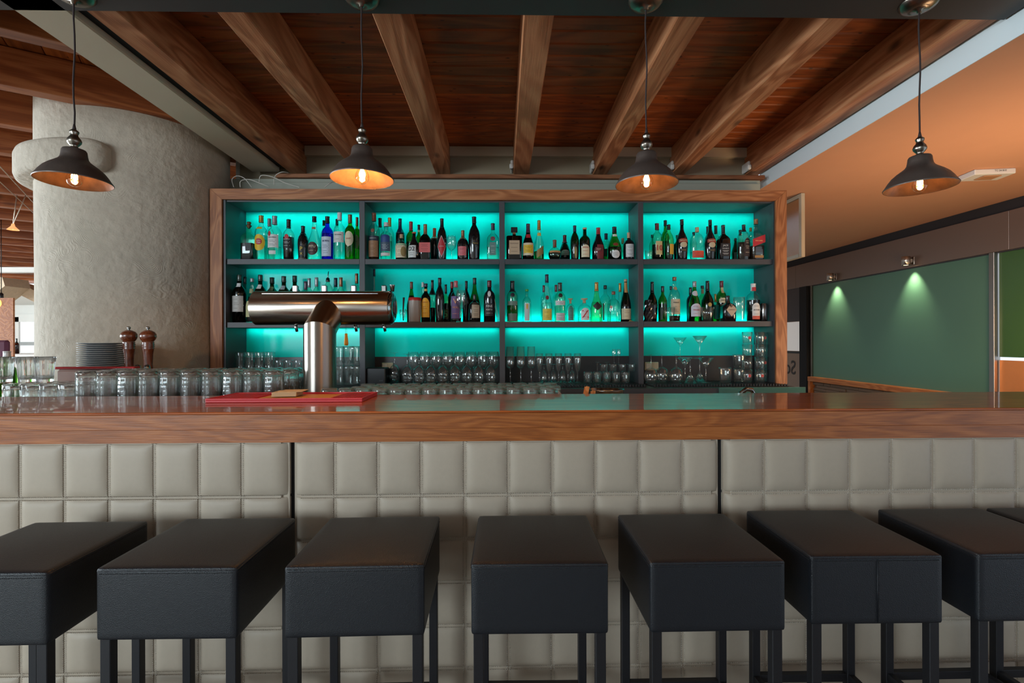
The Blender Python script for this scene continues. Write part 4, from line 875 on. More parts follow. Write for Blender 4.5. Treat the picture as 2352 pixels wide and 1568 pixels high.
r2(1657, 645, 22, 'std', 'green', 'green', .5, 'dred', .15, [('arch', .46, .58, CR, .9, 'JAMESON', (40, 60, 40)), ('rect', .70, .84, (180, 160, 120), .3)], 'green whiskey bottle with dark red cap behind the square black gin', Y=BK)
r2(1671, 679, 29, 'sqr', 'black', None, 0, 'black', .2, [('diam', .18, .70, (186, 164, 140), .85, "HENDRICK'S", (60, 40, 40), .2)], 'square black gin bottle with tan diamond label', Y=FR)
r2(1730, 651, 30, 'std', 'clear', 'dark', .56, 'white', .19, [('arch', .10, .48, WH, .62, '~|JIM BEAM|~', (60, 30, 30)), ('rect', .05, .14, (190, 80, 60), .6), ('rect', .80, .90, RD, .38)], 'bourbon bottle with white and red label near the silver can', Y=FR)

# ------------------------------------------------------------------ glasses
def shell(outer_p, inner_p): return outer_p+inner_p[::-1]
def gl(name, prof, seg=24, mod=None, nm=999): return MB().lathe([(max(.0003, r), z) for r, z in prof], seg, mod=mod, nm=nm).mesh(name)
beer_h = .176
def flute(a, z): return 1-(.055*abs(math.sin(6*a))**.7+.018*math.cos(z*700)*(1 if math.sin(12*a) > 0 else 0))*(1 if .02 < z < .158 else .05)
# upside down: rim at z=0
beer_me = gl('beer_glass', shell([(.0385, 0), (.0395, .008)]+[(.0405+.0025*math.sin(PI*(z/.150))+.0006, z) for z in [.014+.006*i for i in range(24)]]+[(.0412, .158), (.0410, .166), (.0385, .174), (.030, .176), (.0003, .1745)], [(.0355, 0), (.0362, .01), (.0368, .05), (.0385, .09), (.0386, .12), (.0372, .150), (.031, .164), (.0003, .167)]), 64, flute, 30)
def flute2(a, z): return 1-(.06*abs(math.sin(6*a))**.8)*(1 if .015 < z < .115 else .1)
mug_me = gl('beer_mug', shell([(.0385, 0), (.039, .01), (.040, .05), (.041, .10), (.0405, .125), (.037, .132), (.0003, .131)], [(.036, 0), (.0362, .02), (.037, .06), (.0375, .10), (.033, .115), (.0003, .118)]), 60, flute2, 7)
up_me = gl('latte_glass', shell([(.0003, .001), (.027, 0), (.0285, .006), (.030, .03), (.0345, .09), (.0375, .128), (.038, .13)], [(.0003, .016), (.024, .018), (.0275, .035), (.032, .09), (.0352, .128), (.038, .13)]), 60, lambda a, z: 1-.05*abs(math.sin(6*a))*(1 if .004 < z < .11 else 0), 7)
sm_me = gl('tumbler', shell([(.0345, 0), (.0350, .01), (.0352, .05), (.0350, .078), (.033, .086), (.0003, .087)], [(.0325, 0), (.0328, .02), (.0328, .06), (.0300, .072), (.0003, .075)]), 32)
ws = E-.312
wt = thing('work_counter', 'steel work counter behind the bar carrying the upturned glasses', 'work counter', (0, 0, 0))
MB().box(-2.7, 1.5, 2.19, 2.595, ws-.03, ws-.0005, .003).build('steel_top', pbr('worktop_steel', srgb(176, 178, 178), .4, metal=.35), wt)
MB().box(-2.68, 1.48, 1.99, 2.59, 0, ws-.031).build('undercounter', m_graph, wt)
# tall fluted glasses right up to the tap, three rows
for row, Y in enumerate((2.245, 2.338, 2.431)):
    px = 197+[0, 14, 6][row]; i = 0; cnt = 0; xs = []
    x = at(197, 880, 2.245).x+[0, .03, .01][row]+.006
    while x < -.985: xs.append(x); x += .0925
    for i, x in enumerate(xs):
        o = inst('beer_glass', beer_me, g_beer, (x, Y, ws), rz=random.random()*.6, sc=(1, 1, 1.06))
        tag(o, '%s upturned fluted beer glass from the plates towards the tap, %s' % (ORD[i], ['front row', 'second row', 'rearmost row'][row]), 'beer glass', 'upturned beer glasses beside the tap')
for row, Y in enumerate((2.245, 2.34)):
    for i in range(4):
        x = at(32, 890, 2.245).x+i*.0800+row*.0
        o = inst('beer_mug', mug_me, g_beer, (x, Y, ws), rz=i*.3, sc=(.95, .95, 1))
        tag(o, '%s short upturned ribbed glass counting from the frame edge, %s' % (ORD[i], ['front row', 'row behind'][row]), 'glass', 'short upturned ribbed glasses')
for i, px in enumerate((8, 62, 103)):
    x = at(px, 840, 2.27).x
    o = inst('latte_glass', up_me, g_beer, (x, 2.27, ws+.1325), sc=(1.05, 1.05, .9))
    tag(o, ['upright glass on top of the short glasses, cut by the frame edge', 'upright ribbed glass on top of the short glasses, the middle one of three', 'upright glass on top of the short glasses, nearest the column'][i], 'glass', 'upright glasses stacked on the short ones')
for row, Y in enumerate((2.228, 2.305, 2.382, 2.459)):
    x = at(757, 895, 2.228).x+[0, .110, .148, .110][row]; i = 0
    while x < at(1290, 895, 2.235).x:
        o = inst('tumbler', sm_me, g_small, (x, Y, E-.302), rz=random.random())
        o.location.z = ws; o.scale = (1, 1, 1.205)
        tag(o, '%s upturned small tumbler from the tap column, %s' % (ORD[i], ['front row', 'second row', 'third row', 'rearmost row'][row]), 'tumbler', 'upturned tumblers behind the bar'); i += 1; x += .0755
# back bar glassware
goblet_p = shell([(.0003, .0), (.031, .0005), (.031, .0015), (.010, .004), (.004, .009), (.0035, .07), (.006, .082), (.022, .095), (.036, .115), (.0415, .145), (.040, .175), (.034, .21)], [(.0003, .0845), (.012, .088), (.026, .100), (.037, .122), (.0402, .148), (.0388, .175), (.033, .21)])
gob = gl('wine_glass', goblet_p, 28); gobi = gl('wine_glass_upturned', [(r, .21-z) for r, z in goblet_p], 28)
fl_p = shell([(.0003, 0), (.028, .0005), (.028, .0015), (.008, .004), (.0035, .01), (.0035, .05), (.006, .07), (.016, .09), (.0235, .13), (.025, .16), (.0235, .198)], [(.0003, .072), (.012, .088), (.0222, .13), (.0238, .16), (.0226, .198)])
flu = gl('champagne_flute', fl_p, 24); flui = gl('champagne_flute_upturned', [(r, .198-z) for r, z in fl_p], 24)
tf_p = shell([(.0003, 0), (.030, .0005), (.030, .0015), (.009, .005), (.0045, .012), (.004, .085), (.008, .096), (.026, .110), (.0285, .13), (.026, .245)], [(.0003, .1), (.018, .108), (.0268, .118), (.0272, .13), (.0248, .245)])
tfl = gl('tall_wine_glass', tf_p, 24)
mar_p = shell([(.0003, 0), (.034, .0005), (.034, .0015), (.008, .004), (.0035, .01), (.0035, .09), (.005, .098), (.047, .165)], [(.0003, .101), (.0455, .165)])
mar = gl('martini_glass', mar_p, 28); mari = gl('martini_glass_upturned', [(r, .165-z) for r, z in mar_p], 28)
bal_p = shell([(.0003, 0), (.034, .0005), (.034, .0015), (.008, .004), (.004, .01), (.004, .075), (.01, .088), (.036, .10), (.047, .13), (.046, .155), (.036, .19)], [(.0003, .09), (.033, .104), (.0455, .132), (.0445, .155), (.035, .19)])
bali = gl('balloon_glass', [(r, .19-z) for r, z in bal_p], 28)
def cut(a, z): return 1+.035*math.sin(9*a+z*180)*math.sin(9*a-z*180)
cry = gl('crystal_tumbler', shell([(.0003, 0), (.033, 0), (.036, .005), (.040, .088), (.0405, .098)], [(.0003, .012), (.030, .014), (.037, .09), (.0395, .098)]), 54, cut)
ltu = gl('logo_tumbler', shell([(.0003, 0), (.029, 0), (.031, .004), (.0335, .045), (.036, .084)], [(.0003, .010), (.027, .011), (.032, .05), (.0345, .084)]), 26)
stn = gl('half_litre_glass', [(r, .20-z) for r, z in shell([(.0003, 0), (.036, 0), (.038, .006), (.036, .03), (.035, .10), (.040, .17), (.043, .20)], [(.0003, .02), (.033, .022), (.033, .10), (.038, .17), (.041, .20)])], 28)
rock = gl('rocks_glass', shell([(.0003, 0), (.022, 0), (.026, .006), (.036, .05), (.0405, .095)], [(.0003, .012), (.022, .014), (.033, .05), (.039, .095)]), 26)
high = gl('highball_glass', shell([(.0003, 0), (.029, 0), (.031, .005), (.037, .12), (.038, .165)], [(.0003, .014), (.028, .016), (.0352, .12), (.0365, .165)]), 26)
def glass(name, me, px, Y, z, lb, cat, grp, sc=1, mat=None, rz=0):
    x = XW(px, Y); R_ = max(abs(v.co.x) for v in me.vertices)*(sc[0] if isinstance(sc, tuple) else sc); x = clampx(x, R_, Y); o = inst(name, me, mat or g_bar, (x, Y, z+.0008), sc=sc, rz=rz); return tag(o, lb, cat, grp)
for i in range(8):
    glass('wine_glass', gobi, 935+i*27.4, 3.30, zmat, '%s upturned wine goblet from the small speaker, front row' % ORD[i], 'wine glass', 'upturned goblets in the second compartment', .95)
for i in range(8):
    glass('wine_glass', gob, 949+i*26.6, 3.39, zmat, '%s upright wine goblet from the small speaker, behind the upturned ones' % ORD[i], 'wine glass', 'upright goblets in the second compartment', 1.0)
glass('wine_glass', gobi, 906, 3.40, zmat, 'single upturned wine glass right behind the black speaker box', 'wine glass', None, .98)
for i, px in enumerate((1172, 1196, 1220)): glass('wine_glass', tfl, px, 3.30, zmat, '%s tall slender glass from the middle divider' % ORD[i], 'wine glass', 'tall slender glasses')
for i in range(5): glass('champagne_flute', flu, 1239+i*21.8, 3.31, zmat, '%s upright champagne flute counting from the tall slender glasses' % ORD[i], 'flute', 'upright flutes')
for i in range(4): glass('champagne_flute', flui, 1249+i*21.6, 3.385, zmat, '%s upturned champagne flute between the upright ones, from the slender glasses' % ORD[i], 'flute', 'upturned flutes', (1, 1, .62))
for r_, (Y, n, z) in enumerate(((3.26, 5, zmat), (3.36, 5, zmat))):
    for i in range(n): glass('tumbler', cry, 1350+i*21.6, Y, z, '%s cut tumbler from the flutes, %s' % (ORD[i], ['front row', 'back row'][r_]), 'tumbler', 'cut tumblers in the third compartment', .72)
for i in range(4): glass('tumbler', cry, 1387+i*21, 3.31, zmat+.075, '%s cut tumbler of the upper layer, from the flutes' % ORD[i], 'tumbler', 'upper layer of cut tumblers', (.66, .66, .5))
for i, px in enumerate((1372, 1394)): glass('coupe_glass', mari, px, 3.38, zmat+.022, ['small upturned coupe nearest the flutes', 'small upturned coupe nearest the sherry glasses'][i], 'glass', 'upturned coupes', (.55, .55, .68))
for i, px in enumerate((1410, 1421)): glass('sherry_glass', goblet_p and gob, px, 3.34, zmat+.13, ['small stemmed glass standing on the cut tumblers, nearer the coupes', 'small stemmed glass standing on the cut tumblers, nearer the divider'][i], 'glass', 'small stemmed glasses', (.33, .33, .45))
glass('martini_glass', mar, 1562, 3.44, zmat+.155, 'martini glass high on the rear row, nearest the balloon glasses', 'martini glass', 'upright martini glasses', (.98, .98, .9))
glass('martini_glass', mar, 1607, 3.34, zmat+.155, 'martini glass standing highest of all, next to the dotted light line', 'martini glass', 'upright martini glasses', (1.05, 1.05, .96))
glass('martini_glass', mar, 1573, 3.37, zmat, 'upright martini glass on the mat behind the upturned one', 'martini glass', 'upright martini glasses', 1)
glass('martini_glass', mar, 1621, 3.25, zmat, 'upright martini glass on the mat, nearest the faucet', 'martini glass', 'upright martini glasses', 1)
glass('martini_glass', mari, 1585, 3.27, zmat, 'upturned martini glass at the front of the mat', 'martini glass', 'upturned martini glasses', 1)
glass('martini_glass', mari, 1607, 3.38, zmat, 'upturned martini glass under the highest martini glass', 'martini glass', 'upturned martini glasses', 1)
for i, px in enumerate((1488, 1520, 1553)): glass('balloon_glass', bali, px, 3.27+.05*(i % 2), zmat, ['balloon glass upturned against the third divider', 'balloon glass upturned, middle of the three', 'balloon glass upturned next to the martini glasses'][i], 'balloon glass', 'upturned balloon glasses', (.95, .95, 1))
glass('crystal_tumbler', cry, 1665, 3.29, zmat, 'low crystal tumbler beside the taller crystal pair', 'tumbler', 'crystal tumblers', 1)
glass('crystal_tumbler', cry, 1697, 3.33, zmat, 'crystal tumbler at the bottom of the pair', 'tumbler', 'crystal tumblers', .9)
glass('crystal_tumbler', cry, 1697, 3.33, zmat+.0885, 'crystal tumbler set on top of another one', 'tumbler', 'crystal tumblers', 1)
k = 0
logo = pbr('red_logo', srgb(170, 40, 44), .4)
for c, (px, Y) in enumerate(((1716, 3.285), (1745, 3.285), (1769, 3.34))):
    for lv in range(4):
        o = glass('logo_tumbler', ltu, px, Y, zmat+lv*.0845, '%s tumbler from the mat up in the %s stack from the crystal tumblers' % (ORD[lv], ORD[c]), 'tumbler', 'stacked tumblers beside the oak post', (.92, .92, 1))
        if (c, lv) in ((0, 0), (1, 0), (0, 3), (2, 1), (2, 3)):
            v = []; n = 12
            for k_ in range(n): v.append((.011*math.cos(2*PI*k_/n), -.0365, .045+.011*math.sin(2*PI*k_/n)))
            b = MB().add(v, [tuple(range(n))]); e = b.build('printed_badge', logo, o); 
for i in range(2):
    for r_ in range(2):
        for c in range(3): glass('crystal_tumbler', cry, 778+c*22, [3.3, 3.4][r_], zbar+i*.131, '%s crystal highball from the tap column, %s %s' % (ORD[c], ['front', 'rear'][r_], ['lower', 'upper'][i]), 'tumbler', 'crystal highballs behind the tap', (.9, .9, 1.32))
for i in range(4): glass('half_litre_glass', stn, 552+i*23, 3.37, zbar, '%s tall upturned half litre glass from the oak post' % ORD[i], 'beer glass', 'upturned half litre glasses', (.8, .8, 1.12))
for i in range(4): glass('half_litre_glass', stn, 640+i*22, 3.30, zbar, '%s lower upturned glass from the tall half litre ones' % ORD[i], 'beer glass', 'lower upturned glasses', (.74, .74, .86))
for i in range(3): glass('half_litre_glass', stn, 568+i*23, 3.455, zbar, '%s tall upturned glass at the back, from the oak post' % ORD[i], 'beer glass', 'rear upturned glasses', (.8, .8, 1.12))
glass('wine_glass', gob, 1038, FR, zs1, 'empty wine glass between the red diamond bottle and the pink labelled bottle', 'wine glass', None, (.8, .8, .80))
glass('wine_glass', gob, 1059, 3.295, zs2, 'empty wine glass in front of the dark bottle on the lower shelf', 'wine glass', None, (.85, .85, 1.0))
glass('rocks_glass', rock, 1537, 3.30, zs2, 'rocks glass in front of the green bottle and brandy', 'tumbler', 'rocks glasses', 1)
glass('rocks_glass', rock, 1625, 3.30, zs2, 'rocks glass in front of the cognac', 'tumbler', 'rocks glasses', (1.07, 1, 1))
glass('highball_glass', high, 1698, 3.32, zs2, 'tall highball glass beside the square black gin bottle', 'highball glass', None, 1)
glass('small_bowl_glass', ltu, 1491, 3.33, zs1, 'small upturned glass beside the third divider on the upper shelf', 'glass', None, (.75, .75, .8))

# other things on the shelves
q = XW(953, 3.31); t = thing('storage_tub', 'grey plastic tub with a red lid on the lower shelf', 'tub', (q, 3.31, zs2+.0005))
MB().lathe([(.0003, 0), (.038, 0), (.040, .004), (.0415, .145)], 30).build('tub', pbr('milky_plastic', srgb(150, 142, 136), .35), t); MB().lathe([(.0425, .142), (.0425, .160), (.039, .163), (.0003, .163)], 30).build('lid', pbr('tub_lid_red', srgb(176, 40, 38), .35), t)
q = XW(1754, 3.34); t = thing('drink_can', 'plain silver drink can at the end of the lower shelf', 'can', (q, 3.34, zs2+.0005))
MB().lathe([(.0003, .002), (.020, 0), (.0255, .008), (.0255, .112), (.022, .120)], 24).build('can_body', m_chrome, t); MB().lathe([(.0225, .119), (.0225, .1225), (.020, .120), (.0003, .119)], 24).build('lid', m_steel, t)
q = XW(1489, 3.31)
b = MB(); v = []; nb = 14
for j in range(9):
    z = j/8*.145
    for k in range(nb):
        a = 2*PI*k/nb; rr = .028*(1+.22*math.sin(3*a+j*1.7)+.12*math.sin(7*a+j*3.1))*(1-.25*(j/8)**2); v.append((rr*math.cos(a), rr*.8*math.sin(a), z))
f = [(j*nb+k, j*nb+(k+1) % nb, (j+1)*nb+(k+1) % nb, (j+1)*nb+k) for j in range(8) for k in range(nb)]+[tuple(range(8*nb, 9*nb))]
o = b.add(v, f).build('plastic_bag', pbr('black_bag', srgb(28, 28, 32), .2, coat=.5), loc=(q, 3.31, zs2+.001)); tag(o, 'crumpled black plastic bag standing against the third divider', 'bag')
q = XW(926, 3.31); t = thing('tool_glass', 'glass holding bar tools beside the tap cylinder', 'tool holder', (q, 3.31, zs2+.0005))
MB().lathe([(max(r, .0003)*.62, z*.5) for r, z in shell([(.0003, 0), (.029, 0), (.031, .005), (.037, .12), (.038, .165)], [(.0003, .014), (.028, .016), (.0352, .12), (.0365, .165)])], 20).build('holder', g_bar, t)
MB().tube([(0, 0, .01), (.002, 0, .10), (.005, 0, .165)], [.003, .005, .007], 8).build('tool_handle', m_cord, t); MB().tube([(.005, 0, .01), (.014, 0, .09)], .002, 6).build('bar_spoon', m_chrome, t)
for i, px in enumerate((1137, 1140)):
    x0 = XW(px, 3.36); b = MB(); b.obbox((x0, 3.38, zs2+.098), Vector((math.cos(.19), 0, math.sin(-.19)*-1)), Vector((0, 1, 0)), Vector((-math.sin(.19), 0, math.cos(.19))), .0015, .05, .096)
    tag(b.build('menu_card', [pbr('dark_card', srgb(60, 66, 66), .4), pbr('grey_card', srgb(140, 136, 124), .5)][i]), ['dark card leaning on the middle divider', 'pale card leaning on the middle divider'][i], 'card', 'cards leaning on the divider')
tag(MB().add([(0, 0, 0), (.05, -.01, 0), (.045, .03, .001), (.015, .03, .012)], [(0, 1, 2, 3)]).build('paper_slip', pbr('yellow_paper', srgb(190, 180, 110), .7), loc=(XW(1444, 3.29), 3.29, zs2+.001)), 'folded yellowish paper slip on the lower shelf by the sparkling wine', 'paper')
# speaker / radio, socket
t = thing('small_speaker', 'small black speaker box in the second compartment', 'speaker', (XW(864, 3.36)+.012, 3.36, zbar+.001))
MB().box(-.062, .062, -.06, .06, .0, .115, .005).build('case', m_blackp, t); b = MB(); put_text(b, 'AMS', .03, .009, lambda x, y: (.035+x, -.0606, .03+y)); b.build('lettering', papermat((120, 120, 124)), t)
t = thing('wall_socket', 'pale socket plate on the dark splash panel behind the speaker', 'socket', (XW(890, 3.52), YSB-.0085, ZW(838, 3.52)))
MB().box(-.04, .04, -.008, 0, -.02, .02, .003).build('plate', m_cream, t); MB().box(-.036, -.004, -.010, -.008, -.013, .013, .002).build('rocker', m_white, t)
t = thing('wall_socket', 'pale socket plate behind the balloon glasses', 'socket', (XW(1496, 3.52), YSB-.0085, ZW(842, 3.52)))
MB().box(-.05, .05, -.008, 0, -.03, .03, .003).build('plate', m_cream, t); MB().box(-.04, -.004, -.010, -.008, -.02, .02, .002).build('rocker', m_white, t)

# ------------------------------------------------------------------ beer tap
TX, TY = at(735, 850, 2.345).x, 2.345
t = thing('beer_tap', 'large brushed steel beer tap column with a horizontal cylinder', 'beer tap', (TX, TY, ws))
rc_ = .0732; zb_ = ZW(757, TY)-ws; CY2 = TY+.165; zc2 = ZW(706.5, CY2)-ws; rt_ = .0855
def ellr(c, n1, n2, r, seg=40):
    return [Vector(c)+Vector(n1)*r*math.cos(2*PI*k/seg)+Vector(n2)*r*math.sin(2*PI*k/seg) for k in range(seg)]
MB().lathe([(rc_+.006, .0), (rc_+.006, .006), (rc_, .008), (rc_, .05)], 40).build('base_ring', m_steelV, t)
d = Vector((0, CY2-TY, zc2-zb_)).normalized(); bis = (Vector((0, 0, 1))+d).normalized()
b = MB(); seg = 48; v = []
def plane_hit(p, dr, c, n): return p+dr*((Vector(c)-p).dot(n)/dr.dot(n))
for k in range(seg): v.append(Vector((rc_*math.cos(2*PI*k/seg), rc_*math.sin(2*PI*k/seg), .04)))
top = [plane_hit(p, Vector((0, 0, 1)), (0, 0, zb_), bis) for p in v]
b.add(v+top, [(k, (k+1) % seg, seg+(k+1) % seg, seg+k) for k in range(seg)], True).build('column', m_steelV, t)
end = [p+d*((CY2-TY)/d.y) for p in top]
b = MB(); b.add(top+end, [(k, (k+1) % seg, seg+(k+1) % seg, seg+k) for k in range(seg)], True).build('elbow', m_steel, t)
xa, xb = at(589, 706, CY2).x-TX, at(898, 706, CY2).x-TX
b = MB(); cs = []
for (x, r) in ((xa, .0003), (xa, rt_-.003), (xa+.0015, rt_), (xb-.0015, rt_), (xb, rt_-.003)):
    cs.append([Vector((x, CY2-TY+r*math.sin(2*PI*k/64), zc2+r*math.cos(2*PI*k/64))) for k in range(64)])
vv = [p for c in cs for p in c]; f = [(i*64+k, (i+1)*64+k, (i+1)*64+(k+1) % 64, i*64+(k+1) % 64) for i in range(len(cs)-1) for k in range(64)]
b.add(vv, f, True).build('cylinder', m_steel, t)
ec = []
for (dx, r) in ((0, rt_-.0035), (.008, rt_-.006), (.016, rt_-.016), (.021, rt_*.6), (.023, rt_*.25), (.023, .0003)):
    ec.append([Vector((xb+dx, CY2-TY+r*math.sin(2*PI*k/48), zc2+r*math.cos(2*PI*k/48))) for k in range(48)])
MB().add([p for c in ec for p in c], [(i*48+k, (i+1)*48+k, (i+1)*48+(k+1) % 48, i*48+(k+1) % 48) for i in range(len(ec)-1) for k in range(48)], True).build('end_cap', pbr('polished_cap', srgb(150, 160, 158), .1, metal=1), t)
MB().box(at(613, 673, CY2).x-TX, at(874, 673, CY2).x-TX, CY2-TY-.054, CY2-TY-.046, zc2+.0655, zc2+.0700, .001).build('slot_trim', m_chrome, t)
for px in (678.5, 745, 812.5, 882.5):
    x = at(px, 660, CY2+.03).x-TX
    b = MB().box(x-.013, x+.013, CY2-TY+.02, CY2-TY+.046, zc2+.070, zc2+.118, .004); b.build('tap_knob', m_chrome, t)
x = at(897, 660, CY2).x-TX
for px in (680, 817, 883):
    x = at(px, 750, CY2+.01).x-TX; MB().tube([(x-.003, CY2-TY+.01, zc2-rt_+.006), (x+.003, CY2-TY+.014, zc2-rt_-.034)], [.0095, .0062], 12).build('nozzle', m_chrome, t)
jx = at(898, 660, CY2-.02).x
o = MB().lathe([(.0003, 0), (.009, 0), (.0135, .034)], 18).build('jigger', m_chrome, loc=(jx, CY2+.01, ws+zc2+rt_-.0015)); tag(o, 'small steel jigger standing at the end of the tap cylinder', 'jigger')
x = at(795, 770, 2.53).x; hz = ws+zc2-rt_
t = thing('tap_brush', 'yellow cleaning plug hanging by a string under the tap cylinder', 'cleaning plug', (x, 2.53, hz-.105))
MB().lathe([(.0003, 0), (.009, .001), (.011, .012), (.0095, .03), (.007, .052), (.0075, .060), (.0003, .062)], 18).build('plug', pbr('yellow_foam', srgb(220, 160, 20), .5), t)
MB().tube([(-.004, 0, .058), (-.002, 0, .108)], .0007, 5).build('string', m_cord, t); MB().tube([(.004, 0, .058), (.002, 0, .108)], .0007, 5).build('string', m_cord, t)

# ------------------------------------------------------------------ things on the counter
p0 = atZ(470, 920, ZT+.001); xL = at(471, 920, 1.925).x; xR = at(832, 918, 1.925).x
t = thing('bar_mat', 'red rubber bar mat lying in front of the beer tap', 'bar mat', ((xL+xR)/2, 1.925, ZT+.0003))
hw = (xR-xL)/2
MB().box(-hw, hw, 0, .235, 0, .010, .002).build('mat_base', m_red, t)
b = MB()
b.box(-hw, hw, 0, .008, .010, .016, .001); b.box(-hw, hw, .227, .235, .010, .016, .001); b.box(-hw, -hw+.008, .008, .227, .010, .016); b.box(hw-.008, hw, .008, .227, .010, .016)
b.build('mat_rim', m_red, t)
b = MB(); x = -hw+.018
while x < hw-.015:
    if not (-.13 < x < .17): b.box(x-.0028, x+.0028, .012, .223, .010, .0145)
    x += .0105
stuff(b.build('ribs', m_red, t))
b = MB(); put_text(b, 'BAR', .16, .10, lambda x, y: (.07+x, .10+y*.9, .0165)); 
b = MB(); b.box(-.12, .165, .05, .18, .0105, .012); b.build('printed_field', pbr('mat_print', srgb(206, 140, 60), .6), t)
zc0 = ZT+.0165; b0 = at(652, 908, 1.985)
t = thing('coaster_stack', 'stack of square cardboard coasters on the red bar mat', 'coasters', (b0.x-.0, 1.985, zc0), rz=math.radians(6))
for k in range(9):
    MB().box(-.047, .047, 0, .094, k*.0019, k*.0019+.0016, .0003).build('coaster', m_card, t, loc=(random.uniform(-.001, .001), random.uniform(-.001, .001), 0))
MB().box(-.047, .047, 0, .094, 0, .0016, .0003).build('coaster', m_card, t, loc=(.02, .01, 9*.0019))
# small things behind the counter on the right
tag(MB().add([(-.008, 0, .0), (.012, 0, 0), (.02, .01, .03), (.006, .012, .07), (-.012, .01, .09), (-.016, 0, .05), (-.004, -.008, .05)], [(0, 1, 2, 6), (6, 2, 3), (6, 3, 4), (6, 4, 5), (0, 6, 5)]).build('napkin', pbr('grey_cloth', srgb(150, 130, 118), .8), loc=(at(1289, 890, 2.22).x, 2.222, ws)), 'crumpled grey napkin poked up beside the last tumbler', 'napkin')
def peg(px, lean, lb, h=.052):
    x = at(px, 895, 2.3).x; b = MB(); b.obbox((x, 2.3, ws+.033+h/2), Vector((math.cos(lean), 0, -math.sin(lean))), Vector((0, 1, 0)), Vector((math.sin(lean), 0, math.cos(lean))), .010, .006, h/2+.015)
    b.obbox((x+.003, 2.292, ws+.036+h/2), Vector((math.cos(lean), 0, -math.sin(lean))), Vector((0, 1, 0)), Vector((math.sin(lean), 0, math.cos(lean))), .0085, .002, h/2+.016)
    tag(b.build('wooden_peg', w_orange), lb, 'peg', 'wooden pegs')
peg(1344, .2, 'taller wooden peg sticking up beside the steel bowl', .050); peg(1360, .1, 'shorter wooden peg touching the steel bowl', .030)
o = MB().lathe([(.05, 0), (.075, .03), (.088, .075), (.0895, .076), (.0875, .072), (.073, .028), (.048, .003), (.0003, .003)], 36).build('steel_bowl', m_chrome, loc=(at(1392, 899, 2.42).x, 2.42, ws)); tag(o, 'steel bowl behind the bar, only its rim showing', 'bowl')
fx = at(1700, 895, 2.32).x
t = thing('faucet', 'curved chrome faucet rising behind the bar', 'faucet', (fx, 2.32, ws-.03))
MB().tube([(0, 0, .031), (0, 0, .06), (.006, 0, .095), (.028, 0, .112), (.056, 0, .108), (.066, 0, .09), (.068, 0, .06)], [.014, .014, .013, .0115, .0105, .010, .0095], 14).build('spout', m_chrome, t)
MB().lathe([(.022, .0305), (.022, .037), (.016, .042)], 20).build('base', m_chrome, t)

# ------------------------------------------------------------------ left back: plates, mills, boxes
zl = E-.245
tag(MB().box(-2.7, -1.52, 2.60, 2.832, 0, zl-.0005, .003).build('side_cabinet', MATS['worktop_steel']), 'steel side cabinet carrying the plates and pepper mills', 'cabinet')
pc = at(234, 800, 2.722)
pme = MB().lathe([(.0003, 0), (.060, 0), (.066, .002), (.098, .0075), (.106, .0095), (.107, .0108), (.104, .0110), (.066, .005), (.0003, .004)], 40).mesh('plate')
nst = 22; zb0 = zl; hp = (ZW(787, 2.722, 234)-zl)/nst
for k in range(nst):
    o = inst('plate', pme, m_plate, (pc.x+random.uniform(-.001, .001), 2.722, zb0+k*hp)); o.scale = (1, 1, .95)
    tag(o, ('topmost' if k == nst-1 else 'lowest' if k == 0 else '%s' % (ORD[k] if k < 20 else 'twenty-first'))+' grey plate in the stack beside the pepper mills'+('' if k in (0, nst-1) else ', counted from below'), 'plate', 'stack of grey plates')
mp_ = [(.0003, 0), (.031, 0), (.033, .008), (.0315, .02), (.026, .04), (.0225, .08), (.021, .13), (.0225, .18), (.026, .205), (.0285, .215), (.0265, .219), (.0300, .224), (.0265, .229), (.0300, .234), (.0265, .239), (.0285, .244), (.026, .249), (.034, .262), (.0385, .275), (.0375, .290), (.030, .302), (.014, .311), (.0003, .314)]
for i, px in enumerate((296, 340)):
    q = at(px, 752, 2.73); H = q.z-zl; k = (H-.012)/.314
    t = thing('pepper_mill', ['turned walnut pepper mill nearer the plates', 'turned walnut pepper mill nearer the shelf frame'][i], 'pepper mill', (q.x, 2.73, zl), 'pair of pepper mills')
    MB().lathe([(r*1.02, z*k) for r, z in mp_ if z < .25], 32).build('mill_body', w_mill, t); MB().lathe([(.026, .2495*k)]+[(r*1.02, z*k) for r, z in mp_ if z >= .25], 32).build('mill_head', w_mill, t)
    MB().lathe([(.006, .312*k), (.006, .314*k), (.004, .316*k), (.008, .320*k), (.009, .326*k), (.005, .331*k), (.0003, .332*k)], 16).build('top_nut', m_chrome, t)
q = at(223, 850, 2.545)
t = thing('food_container', 'clear food container with a big red lid in front of the plates', 'container', (q.x, 2.545, ws+.0005))
hz = ZW(842, 2.545, 223)-ws
MB().box(-.19, .19, -.022, .022, 0, hz-.012, .012).build('tub', thin('tub_plastic', (.75, .6, .58, 1), .6, 1, .1, .3), t); MB().box(-.205, .205, -.024, .024, hz-.012, hz, .005).build('lid', m_redlid, t)
for i, px in enumerate((316, 338)):
    q = at(px, 836, 2.64); t = thing('salt_shaker', ['glass salt shaker with chrome top in front of the first mill', 'glass salt shaker with chrome top in front of the second mill'][i], 'shaker', (q.x+.0, 2.64, zl), 'salt shakers')
    hz = max(.05, q.z-zl); MB().lathe([(.0003, 0), (.017, 0), (.0145, hz*.7)], 12).build('jar', g_clear, t); MB().lathe([(.0155, hz*.68), (.016, hz*.8), (.013, hz*.95), (.0003, hz)], 16).build('lid', m_chrome, t)
# bottles far left
q = at(10, 830, 2.45); o = None
bottle(16, 806, 34, 'std', 'olive', 'yel', .7, 'white', .1, [], 'yellow green oil bottle behind the stacked glasses at the frame edge', shelf=ws, Y=2.5)

